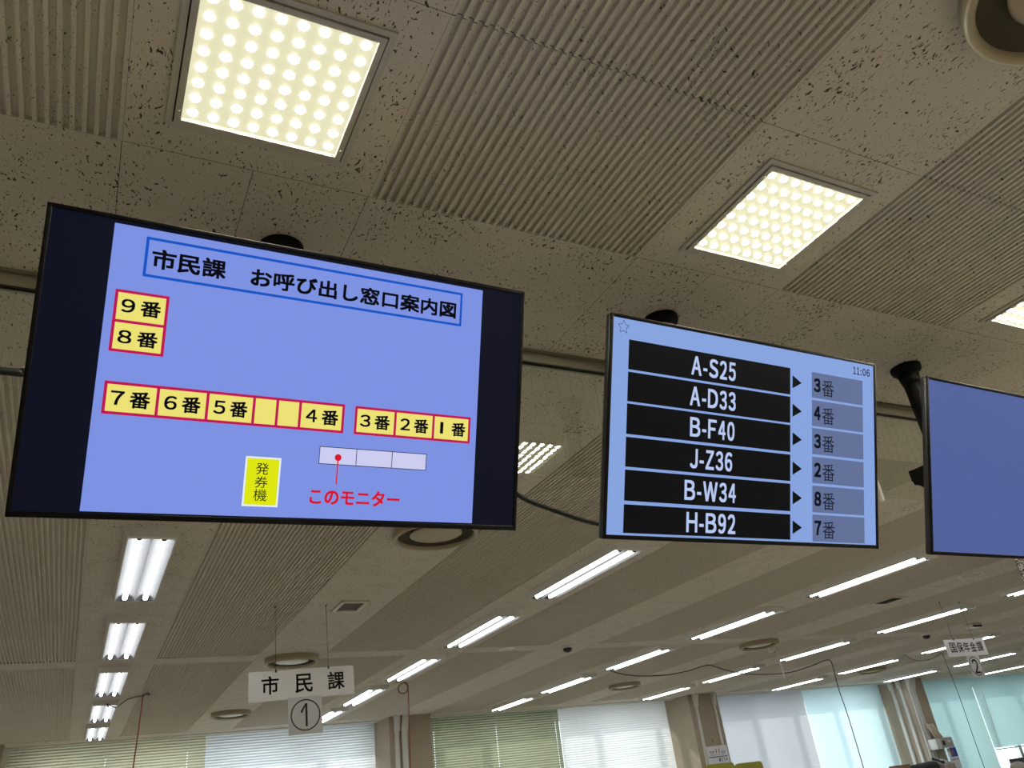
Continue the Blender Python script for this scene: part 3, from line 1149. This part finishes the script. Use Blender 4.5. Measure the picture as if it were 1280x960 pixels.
# ------------------------------------------------------------------ hanging signs
def sign(label, loc, rot, wdt, hgt, text, tx, tz, plate, digit, wires, wire_len, dbox, circ):
    t = thing('hanging_sign', label, 'sign', loc, rot)
    m = MB()
    m.bbox(-wdt / 2, wdt / 2, -.004, .004, -hgt / 2, hgt / 2, .0012)
    b = m.build('sign_board', M['acrylic'], t)
    for ch, (xa, xb), (za, zb) in zip(text, tx, tz):
        lettering('sign_lettering', ch, xa, xb, za, zb, -.0048, M['ink'], b, 0.014)
    m = MB()
    px0, px1, pz0, pz1 = plate
    m.bbox(px0, px1, -.0085, -.0045, pz0, pz1, .001)
    p = m.build('number_plate', M['plate'], t)
    cx, cz, r = circ
    m = MB()
    for i in range(64):
        a, c = 2 * PI * i / 64, 2 * PI * (i + 1) / 64
        r0 = r - .0075
        m.quad([(cx + r * math.cos(a), -.0092, cz + r * math.sin(a)), (cx + r * math.cos(c), -.0092, cz + r * math.sin(c)),
                (cx + r0 * math.cos(c), -.0092, cz + r0 * math.sin(c)), (cx + r0 * math.cos(a), -.0092, cz + r0 * math.sin(a))])
    m.build('number_ring', M['ink'], p)
    if digit == '1':
        m = MB()
        xa, xb, za, zb = dbox
        tk = .013
        m.quad([(xb - tk, -.0092, za), (xb, -.0092, za), (xb, -.0092, zb), (xb - tk, -.0092, zb)])
        m.quad([(xb - tk, -.0092, zb), (xb - tk * .2, -.0092, zb), (xa + tk * .6, -.0092, zb - (zb - za) * .42), (xa - tk * .2, -.0092, zb - (zb - za) * .36)])
        m.build('number_lettering', M['ink'], p)
    else:
        lettering('number_lettering', WIDE[digit], *dbox, -.0092, M['ink'], p, 0.016)
    for wx in wires:
        m = MB()
        m.tube([(wx, 0, hgt / 2 - .006), (wx, 0, wire_len)], .0016, 6)
        m.tube([(wx, -.0065, hgt / 2 - .012), (wx, -.0065, hgt / 2 + .004)], .005, 8)
        m.tube([(wx, 0, wire_len - .012), (wx, 0, wire_len)], .006, 8)
        m.build('hanging_wire', M['steel_wire'], t)
    return t


# first sign: centre 1.254, z 2.3535
sgx, sgz = 1.254, 2.3535
sign('white hanging sign of three black characters over a circled 1 plate', (sgx, 5.405, sgz), (0, math.radians(-1.9), 0), .668, .179,
     '市民課', [(-.257, -.150), (-.047, .062), (.160, .270)], [(-.052, .058), (-.056, .058), (-.053, .058)],
     (-.095, .117, -.302, -.082), '1', (-.168, .168), CEIL - sgz, (-.018, .024, -.258, -.122), (.012, -.190, .093))
sgx2, sgz2 = 7.783, 2.400
sign('small far white hanging sign of five black characters over a circled 2 plate', (sgx2, 5.35, sgz2), (0, math.radians(-.6), 0), .606, .162,
     '国保年金課', [(-.245, -.155), (-.140, -.050), (-.040, .050), (.060, .150), (.165, .260)], [(-.045, .052)] * 5,
     (-.062, .128, -.284, -.080), '2', (-.155, .155), CEIL - sgz2, (-.012, .075, -.250, -.115), (.032, -.182, .090))

# ------------------------------------------------------------------ venetian blinds
PITCH = 0.035
BL = [
    (-0.735, 1.585, 'khaki grey venetian blind at the far left of the window wall', lin((188, 186, 160)), lin((190, 188, 165)), 8, (-.62, .38, 1.375), 2.05),
    (1.600, 3.975, 'pale grey venetian blind behind the hanging 1 plate', lin((216, 220, 220)), lin((206, 211, 213)), 8, (1.75, 2.80, 3.86), 2.05),
    (4.62, 6.985, 'olive green venetian blind right of the brown column', lin((150, 156, 126)), lin((143, 147, 124)), 6, (4.86, 5.89, 6.93), 2.05),
    (7.000, 9.345, 'bright white venetian blind with uneven slats beside the olive green one', lin((225, 227, 222)), lin((205, 208, 208)), 30, (7.35, 8.2, 9.2), 2.05),
    (9.95, 12.165, 'light grey venetian blind right of the calendar column', lin((212, 216, 220)), lin((172, 176, 181)), 9, (10.2, 11.2, 12.0), 2.05),
    (12.180, 14.24, 'cyan white venetian blind left of the column of white ducts', lin((205, 228, 232)), lin((204, 223, 227)), 9, (12.4, 13.2, 14.1), 2.05),
    (14.95, 16.78, 'pale cyan venetian blind right of the column of white ducts', lin((176, 200, 201)), lin((152, 179, 180)), 9, (15.2, 16.0, 16.65), 2.05),
    (16.80, 19.12, 'pale cyan venetian blind at the right picture edge behind the circled 2 plate', lin((176, 200, 201)), lin((152, 179, 180)), 9, (17.0, 18.0, 19.0), 1.40),
]
BY = 12.62
for bi, (x0, x1, lab, dc, tcol, messy, cords, drop) in enumerate(BL):
    yc = lambda x: far(x, BY)
    t = thing('venetian_blind', lab, 'blind', (x0, yc(x0), 2.875), (0, 0, math.atan2(yc(x1) - yc(x0), x1 - x0)))
    W = x1 - x0 + .014
    sm_ = slat_mat('blind_slat_%s' % lab.split()[0], dc, tcol)
    m = MB()
    m.bbox(0, W, -.022, .022, -.030, .012, .003)
    m.build('headrail', sm_, t)
    m = MB()
    holes = sorted(c - x0 for c in cords)
    cord_x = holes
    if bi not in (0, 2):
        holes = []
    z = -.045
    i = 0
    while z > -drop:
        tilt = math.radians(66 + random.uniform(-1.2, 1.2))
        sag = 0
        segs = []
        a = 0.0
        for h in holes:
            segs.append((a, h - .004)); a = h + .004
        segs.append((a, W))
        dtl = [0] * 12
        if messy > 20:
            dtl = [math.radians(random.uniform(-9, 6) * (1.0 if j > 5 else .35)) for j in range(12)]
        wdt = .0235
        for a, b in segs:
            n = max(1, int((b - a) / .2))
            for j in range(n):
                xa = a + (b - a) * j / n; xb = a + (b - a) * (j + 1) / n
                P = []
                for xx in (xa, xb):
                    q = min(10.99, max(0, xx / W * 11)); qi = int(q); fr_ = q - qi
                    tl = tilt + dtl[qi] * (1 - fr_) + dtl[qi + 1] * fr_
                    dy, dz = math.cos(tl) * wdt, math.sin(tl) * wdt
                    P.append(((xx, -dy, z - dz), (xx, .004, z + .0015), (xx, dy, z + dz)))
                m.quad([P[0][0], P[1][0], P[1][1], P[0][1]], 0, True)
                m.quad([P[0][1], P[1][1], P[1][2], P[0][2]], 0, True)
        # narrow bridge of slat above and below each cord hole
        for h in holes:
            dy, dz = math.cos(tilt) * wdt, math.sin(tilt) * wdt
            m.quad([(h - .004, -dy, z - dz), (h + .004, -dy, z - dz), (h + .004, -dy * .05, z - dz * .05), (h - .004, -dy * .05, z - dz * .05)])
            m.quad([(h - .004, dy * .30, z + dz * .30), (h + .004, dy * .30, z + dz * .30), (h + .004, dy, z + dz), (h - .004, dy, z + dz)])
        z -= PITCH
        i += 1
    m.build('slats', sm_, t)
    for h in cord_x:
        m = MB()
        m.box(h + .012, h + .0135, -.0215, -.0205, -drop, -.03)
        m.build('ladder_cord', M['white_cord'], t)
    m = MB()
    m.bbox(0, W, -.014, .014, -drop - .035, -drop - .012, .003)
    m.build('bottom_rail', sm_, t)

# ------------------------------------------------------------------ ducts on the columns
def duct(label, xc, w, face_y, beige=False, cover=True, depth=.035, ztop=2.85):
    y = far(xc, face_y)
    t = thing('cable_duct', label, 'duct', (xc, y, 0))
    mt = M['duct_beige'] if beige else M['duct']
    m = MB(); m.bbox(-w / 2, w / 2, -depth, 0, 0.0, ztop - .1, .004)
    m.build('duct_channel', mt, t)
    m = MB()
    if cover:
        p0 = [(-w / 2 - .008, -depth - .012, ztop - .20), (w / 2 + .008, -depth - .012, ztop - .20), (w / 2 + .008, 0, ztop - .20), (-w / 2 - .008, 0, ztop - .20)]
        p1 = [(-w / 2 - .008, -depth - .075, ztop - .001), (w / 2 + .008, -depth - .075, ztop - .001), (w / 2 + .008, 0, ztop - .001), (-w / 2 - .008, 0, ztop - .001)]
        pm = [(a[0], -depth - .03 if a[1] < -.01 else 0, ztop - .12) for a in p0]
        for A, B in ((p0, pm), (pm, p1)):
            for i in range(4):
                j = (i + 1) % 4
                m.quad([A[i], A[j], B[j], B[i]])
        m.quad(p0[::-1])
    else:
        m.bbox(-w / 2 - .004, w / 2 + .004, -depth - .004, 0, ztop - .12, ztop - .08, .003)
    m.build('duct_elbow', mt, t)
    return t


CF = 11.93
duct('left white cable duct on the brown column by the red cord', 4.045, .060, CF)
duct('right white cable duct on the brown column by the red cord', 4.155, .075, CF)
duct('white cable duct on the left of the calendar column front', 9.20, .045, CF)
duct('thin white cable duct on the right of the calendar column front', 9.575, .030, CF)
for xo, w_, lab, bg_ in ((14.175, .034, 'leftmost pale duct on the right-hand column face', False),
                         (14.235, .046, 'wide white duct, second on the right-hand column face', False),
                         (14.300, .030, 'narrow white duct beside the bare strip of the right-hand column', False)):
    duct(lab, xo, w_, CF, bg_)


def side_duct(label, xface, yc, w_):
    y = far(xface, yc)
    t = thing('cable_duct', label, 'duct', (xface, y, 0))
    m = MB(); m.bbox(-.035, 0, -w_ / 2, w_ / 2, 0, 2.72, .004)
    m.build('duct_channel', M['duct'], t)
    m = MB(); m.bbox(-.07, 0, -w_ / 2 - .008, w_ / 2 + .008, 2.70, 2.849, .012, 3)
    m.build('duct_elbow', M['duct'], t)


side_duct('white duct on the window side of the right-hand column', 14.15, 12.28, .07)
side_duct('white duct on the left flank of the right-hand column, nearer the room', 14.15, 12.08, .06)

# ------------------------------------------------------------------ cords and cables
def cord(name, label, pts, r, material, cat='cable', seg=6, smooth=True):
    P = [Vector(p) for p in pts]
    if smooth and len(P) > 2:
        out = []
        for i in range(len(P) - 1):
            p0 = P[max(i - 1, 0)]; p1 = P[i]; p2 = P[i + 1]; p3 = P[min(i + 2, len(P) - 1)]
            for k in range(6):
                u = k / 6
                out.append(0.5 * ((2 * p1) + (-p0 + p2) * u + (2 * p0 - 5 * p1 + 4 * p2 - p3) * u * u + (-p0 + 3 * p1 - 3 * p2 + p3) * u ** 3))
        out.append(P[-1]); P = out
    m = MB(); m.tube(P, r, seg)
    return tag(m.build(name, material), label, cat)


# black cable slung between the monitor backs
cord('monitor_cable', 'thick black cable sagging between the left and middle monitors',
     [(0.62, 1.56, 2.27), (0.82, 1.62, 2.235), on_y(648, 619, 1.66), on_y(690, 637, 1.68), on_y(750, 655, 1.70), (1.30, 1.68, 2.14), (1.42, 1.60, 2.20)], .0062, M['cable'], seg=10)
cord('monitor_cable', 'thick black cable running left behind the left monitor',
     [(-1.3, 1.70, 2.41), (-.7, 1.70, 2.402), on_y(0, 463.5, 1.70), on_y(31, 465, 1.70), (-.02, 1.66, 2.40), (.10, 1.56, 2.34)], .0085, M['cable'], seg=10)
Z = CEIL
h = on_z(181, 868, Z - .02)
cord('black_cable', 'dark cord looping from the far-left lights to a ceiling hook',
     [(.23, far(.2, 9.0), Z - .045), (.25, far(.2, 8.98), Z - .07), on_z(134, 880, Z - .05), on_z(145, 884, Z - .05), on_z(160, 874, Z - .03), on_z(176, 870, Z - .02), h,
      on_z(187, 868.5, Z - .03), on_z(184, 866, Z - .02), on_z(180, 870, Z - .02)], .006, M['grey_cord'])
p = h + Vector((0, 0, -.01))
cord('red_cable', 'thin red cord hanging down before the khaki blind at left',
     [on_z(179, 868, Z - .03), on_y(176, 890, h.y), on_y(172, 920, h.y), on_y(166, 962, h.y), on_y(163, 985, h.y)], .0065, M['red_cord'])
h = on_z(506, 856, Z - .03)
hy = h.y
lp = [on_y(490, 850, hy), on_y(497, 853, hy), on_y(505, 852, hy), on_y(510, 858, hy), on_y(507, 866, hy), on_y(500, 866, hy), on_y(498, 859, hy), on_y(504, 853.5, hy), on_y(509, 857, hy), on_y(510.5, 870, hy),
      on_y(511, 895, hy), on_y(512, 930, hy), on_y(513, 965, hy), on_y(514, 990, hy)]
cord('red_cable', 'coiled red cord hanging in front of the brown column', lp, .0065, M['red_cord'])
hy = far(6.0, 8.75)
cord('ceiling_cable', 'long dark cable sagging across the right ceiling and dropping to the desks',
     [on_z(756, 836, Z - .02), on_y(775, 842, hy), on_y(800, 845, hy), on_y(835, 843.5, hy), on_y(862, 838, hy), on_z(885, 831.5, Z - .01), on_y(905, 837, hy), on_y(930, 842, hy), on_y(960, 843, hy),
      on_y(990, 840, hy), on_y(1015, 832, hy), on_y(1035, 825, hy), on_y(1041, 833, hy), on_y(1048, 860, hy), on_y(1060, 895, hy), on_y(1078, 955, hy), on_y(1086, 985, hy)], .0068, M['grey_cord'])
hy = 8.35
cord('ceiling_cable', 'thin dark cable at far right dropping before the pale cyan blind',
     [on_y(1130, 818, hy), on_y(1142, 825, hy), on_y(1155, 826, hy), on_y(1168, 822, hy), on_y(1177, 816, hy), on_y(1180, 822, hy), on_y(1188, 842, hy), on_y(1200, 873, hy), on_y(1218, 925, hy), on_y(1236, 975, hy)], .0050, M['grey_cord'])
hy = on_z(972, 812, Z - .05).y
cord('white_loop', 'white cord hanging from a loop on the round diffuser',
     [on_y(960, 808, hy), on_y(961, 814, hy), on_y(966, 816.5, hy), on_y(970, 813, hy), on_y(969.5, 808, hy)], .0075, M['white_cord'])
cord('dangling_strip', 'straight white strip dangling below the hooked round diffuser',
     [on_y(970.5, 809, hy), on_y(973, 820, hy), on_y(977, 835, hy), on_y(980.5, 848, hy)], .009, M['white_cord'])
hk = on_z(1186, 409, Z)
cord('ceiling_hook', 'tiny white hook in the ceiling between middle and right monitors',
     [hk, on_z(1187, 414, Z - .006), on_z(1189.5, 421, Z - .012), on_z(1192, 422.5, Z - .014), on_z(1193.5, 420, Z - .012)], .0016, M['white_cord'], 'hook')
cord('hanging_strip', 'thin pale strip hanging under the circled 2 plate',
     [on_y(1220, 845, 5.35), on_y(1226, 860, 5.35), on_y(1240, 900, 5.35), on_y(1250, 935, 5.35)], .0022, M['white_cord'], 'strip')

# ------------------------------------------------------------------ things by the windows
yB = far(9.4, CF)
t = thing('wall_calendar', 'white wall calendar with red 11 pinned to the beige column', 'calendar', (9.415, yB - .042, 1.885))
m = MB(); m.bbox(-.215, .215, -.005, .0, -.19, .14, .001)
m.build('calendar_sheet', M['paper'], t)
m = MB(); m.bbox(-.215, .215, -.008, .003, .125, .148, .002)
m.build('binding_strip', M['pale'], t)
lettering('month_lettering', '11', -.03, .045, .035, .105, -.0062, M['red_ink'], t, 0.03)
m = MB()
for x0, x1, z0, z1 in ((-.17, -.055, .055, .07), (.07, .17, .05, .065), (-.16, -.06, .03, .04), (.08, .16, .028, .04), (-.15, .15, .008, .014)):
    m.quad([(x0, -.0062, z0), (x1, -.0062, z0), (x1, -.0062, z1), (x0, -.0062, z1)])
m.build('faint_lines', M['grey_ink'], t)
m = MB(); m.quad([(-.19, -.0062, -.022), (.19, -.0062, -.022), (.19, -.0062, -.010), (-.19, -.0062, -.010)])
m.build('week_rule', M['navy_ink'], t)
for i, (d, mk) in enumerate((('1', 'navy_ink'), ('2', 'navy_ink'), ('3', 'red_ink'), ('4', 'navy_ink'))):
    lettering('day_lettering', d, .005 + i * .048, .032 + i * .048, -.088, -.038, -.0062, M[mk], t, 0.03)
t = tag(MB().lathe([(.0005, 0), (.009, -.002), (.012, -.018), (.010, -.05), (.0005, -.055)], seg=14).build('calendar_hook', M['brass']),
        'small brass hook above the wall calendar', 'hook')
t.location = (9.395, yB - .012, 2.145)

# olive partition screens close to the calendar column
for xc, w_, zt, lab in ((7.935, .49, 1.727, 'olive green partition screen top under the wall calendar'), (8.45, .48, 1.70, 'olive green partition screen top right of the calendar')):
    t = thing('partition_screen', lab, 'partition', (xc, 9.64, 0))
    bm = bmesh.new()
    bmesh.ops.create_cube(bm, size=1)
    for v in bm.verts:
        v.co = Vector((v.co.x * w_, v.co.y * .04, .08 + (v.co.z + .5) * (zt - .08)))
    ed = [e for e in bm.edges if abs(e.verts[0].co.y - e.verts[1].co.y) > .01 and e.verts[0].co.z > 1]
    bmesh.ops.bevel(bm, geom=ed, offset=.05, segments=5, profile=.5, affect='EDGES')
    m = MB(); m.add_bm(bm, sm=False)
    m.build('screen_panel', M['olive'], t)
    for s in (-1, 1):
        m = MB()
        m.bbox(s * w_ * .36 - .02, s * w_ * .36 + .02, -.18, .18, 0, .03, .006)
        m.bbox(s * w_ * .36 - .015, s * w_ * .36 + .015, -.015, .015, .02, .10, .003)
        m.build('foot', M['steel'], t)

# column with white ducts: tray, rolled papers, poster, bag, cabinets
yC = far(14.4, CF)
t = thing('wall_tray', 'grey beige wall box with dark and white windows on the right-hand column', 'wall box', (14.41, yC - .02, 1.68))
R = math.radians(6)
m = MB(); m.bbox(-.10, .22, -.20, .0, -.085, .085, .006)
m.build('tray_body', M['tray'], t)
m = MB(); m.bbox(-.225, -.10, -.19, .0, -.10, .075, .006)
m.build('side_case', M['pale'], t)
m = MB(); m.bbox(-.075, -.005, -.206, -.195, -.045, .035, .003)
m.build('dark_window', M['dark_window'], t)
m = MB(); m.bbox(.075, .155, -.206, -.195, -.005, .025, .003)
m.build('label_window', M['paper'], t)
for i, (xt, xb) in enumerate(((14.235, 14.33), (14.295, 14.40), (14.365, 14.48))):
    lab = ('leftmost cream paper roll leaning above the wall box', 'middle cream paper roll leaning above the wall box', 'rightmost cream paper roll leaning above the wall box')[i]
    m = MB()
    m.tube([(xb, yC - .13, 1.765), (xt, yC - .085, 2.03 - .004 * i)], .026, 14)
    m.tube([(xt, yC - .085, 2.03 - .004 * i), (xt - .002, yC - .084, 2.033 - .004 * i)], .018, 14, 1)
    tag(m.build('paper_roll', [M['tube_paper'], M['card']]), lab, 'paper roll', 'paper rolls behind the wall box')
t = thing('wall_poster', 'narrow white poster with blue picture hanging below the wall box', 'poster', (14.52, yC - .215, 1.45))
m = MB(); m.bbox(-.13, .13, -.003, 0, -.34, .145, .001)
m.build('poster_sheet', M['paper'], t)
m = MB(); m.quad([(-.06, -.0036, -.02), (.125, -.0036, -.02), (.125, -.0036, .135), (-.06, -.0036, .135)])
m.build('blue_picture', M['blue_ink'], t)
m = MB()
m.quad([(-.055, -.0042, .01), (.005, -.0042, .01), (.02, -.0042, .05), (.0, -.0042, .09), (-.045, -.0042, .085)])
m.build('brown_figure', M['brown_ink'], t)
m = MB()
m.quad([(-.105, -.0042, -.075), (.11, -.0042, -.075), (.11, -.0042, -.06), (-.105, -.0042, -.06)])
m.build('caption_rule', M['grey_ink'], t)
m = MB()
m.quad([(-.115, -.0042, .07), (-.075, -.0042, .07), (-.075, -.0042, .12), (-.115, -.0042, .12)])
m.build('side_title', M['brown_ink'], t)

# steel cabinet with the black bag and a grey desk phone on it
cx, cy = 13.30, 10.45
t = thing('steel_cabinet', 'low grey steel cabinet under the black bag at the bottom edge', 'cabinet', (cx, cy, 0))
m = MB(); m.bbox(-1.25, 1.15, -.22, .22, .05, 1.14, .006)
m.build('cabinet_body', M['steel'], t)
for s in range(3):
    xa = -1.24 + s * .80
    m = MB(); m.bbox(xa, xa + .78, -.232, -.220, .08, 1.12, .004)
    d = m.build('cabinet_door', M['steel'], t)
    m = MB(); m.bbox(xa + .68, xa + .72, -.245, -.232, .55, .68, .004)
    m.build('door_handle', M['black'], d)
t = thing('black_bag', 'rounded black bag on the cabinet at the foot of the white ducts', 'bag', (12.88, cy - .02, 1.14))
m = MB()
bm = bmesh.new()
bmesh.ops.create_cube(bm, size=1)
for v in bm.verts:
    v.co = Vector((v.co.x * .70, v.co.y * .26, (v.co.z + .5) * .275))
    if v.co.z > .1 and v.co.x < 0:
        v.co.z -= .035; v.co.x += .02
bmesh.ops.bevel(bm, geom=list(bm.edges), offset=.085, segments=5, profile=.5, affect='EDGES')
m.add_bm(bm)
m.build('bag_body', M['bag'], t)
m = MB(); m.tube([(-.20, -.131, .14), (0, -.134, .155), (.22, -.131, .16)], .006, 8)
m.build('zipper', M['side'], t)
t = thing('desk_phone', 'grey desk phone at the right of the black bag', 'phone', (13.40, cy - .05, 1.14))
m = MB()
p0 = [(-.14, -.12, 0), (.14, -.12, 0), (.14, .12, 0), (-.14, .12, 0)]
p1 = [(-.14, -.12, .18), (.14, -.12, .20), (.14, .12, .29), (-.14, .12, .27)]
m.quad(p1); m.quad(p0[::-1])
for i in range(4):
    j = (i + 1) % 4
    m.quad([p0[i], p0[j], p1[j], p1[i]])
m.build('phone_body', M['tray'], t)
m = MB()
for a in range(3):
    for b in range(4):
        m.bbox(-.02 + a * .045, .012 + a * .045, -.08 + b * .045, -.05 + b * .045, .215 + b * .0165, .232 + b * .0165, .003)
m.build('phone_keys', M['pale'], t)
m = MB(); m.tube([(-.10, -.10, .225), (-.10, -.05, .250), (-.10, .05, .285), (-.10, .10, .300)], [.026, .018, .018, .026], 12)
m.build('handset', M['black'], t)
# brown carton next to the column, at the bottom edge
m = MB(); m.bbox(-.13, .10, -.12, .12, 0, .272, .004)
o = thing('cardboard_box', 'brown cardboard box at the bottom edge left of the black bag', 'box', (12.42, cy + .02, 1.14))
m.build('carton', M['card'], o)
m = MB(); m.box(-.13, .10, -.02, .02, .2722, .2732)
m.build('packing_tape', M['tube_paper'], o)

# far right: shelf with dark binders and a rounded shade
cx, cy = 14.2, 9.35
t = thing('steel_cabinet', 'low grey steel cabinet under the dark binders at the right corner', 'cabinet', (cx, cy, 0))
m = MB(); m.bbox(-.75, .95, -.22, .22, .05, 0.95, .006)
m.build('cabinet_body', M['steel'], t)
for s in range(2):
    xa = -.74 + s * .84
    m = MB(); m.bbox(xa, xa + .82, -.232, -.220, .08, .93, .004)
    d = m.build('cabinet_door', M['steel'], t)
    m = MB(); m.bbox(xa + .72, xa + .76, -.245, -.232, .45, .58, .004)
    m.build('door_handle', M['black'], d)
for i in range(5):
    lab = ['leftmost dark binder on the cabinet at the right picture corner', 'second dark binder at the right picture corner', 'middle dark binder at the right picture corner',
           'fourth dark binder at the right picture corner', 'rightmost dark binder at the right picture corner'][i]
    t = thing('binder', lab, 'binder', (13.93 + i * .085, cy + .05, .95), (0, math.radians(-3), 0), 'dark binders at the right corner')
    m = MB(); m.bbox(0, .072, -.14, .14, 0, .345 - .012 * (i % 2), .003)
    m.build('binder_cover', M['file'], t)
    m = MB(); m.bbox(.018, .054, -.1415, -.139, .17, .30, .002)
    m.build('spine_label', M['file_edge'], t)
t = thing('desk_lamp', 'round grey beige lamp shade left of the dark binders at the right corner', 'lamp', (13.70, cy - .08, .95))
m = MB(); m.lathe([(.07, .18), (.125, .20), (.13, .215), (.115, .262), (.075, .292), (.03, .303), (.0005, .305)], seg=28)
m.build('lamp_shade', M['shade'], t)
m = MB(); m.tube([(0, 0, .012), (0, 0, .20)], .010, 10)
m.build('stem', M['steel'], t)
m = MB(); m.lathe([(.0005, .018), (.07, .016), (.078, .006), (.078, 0), (.0005, 0)], seg=24)
m.build('lamp_base', M['steel'], t)


# ------------------------------------------------------------------ stone-clad pillar at the right picture edge
pe = on_y(1269, 703, 3.6)
m = MB()
m.bbox(pe.x, pe.x + .72, 2.9, 3.6, 0, CEIL, .006)
tag(m.build('pillar', M['stone']), kind='structure')
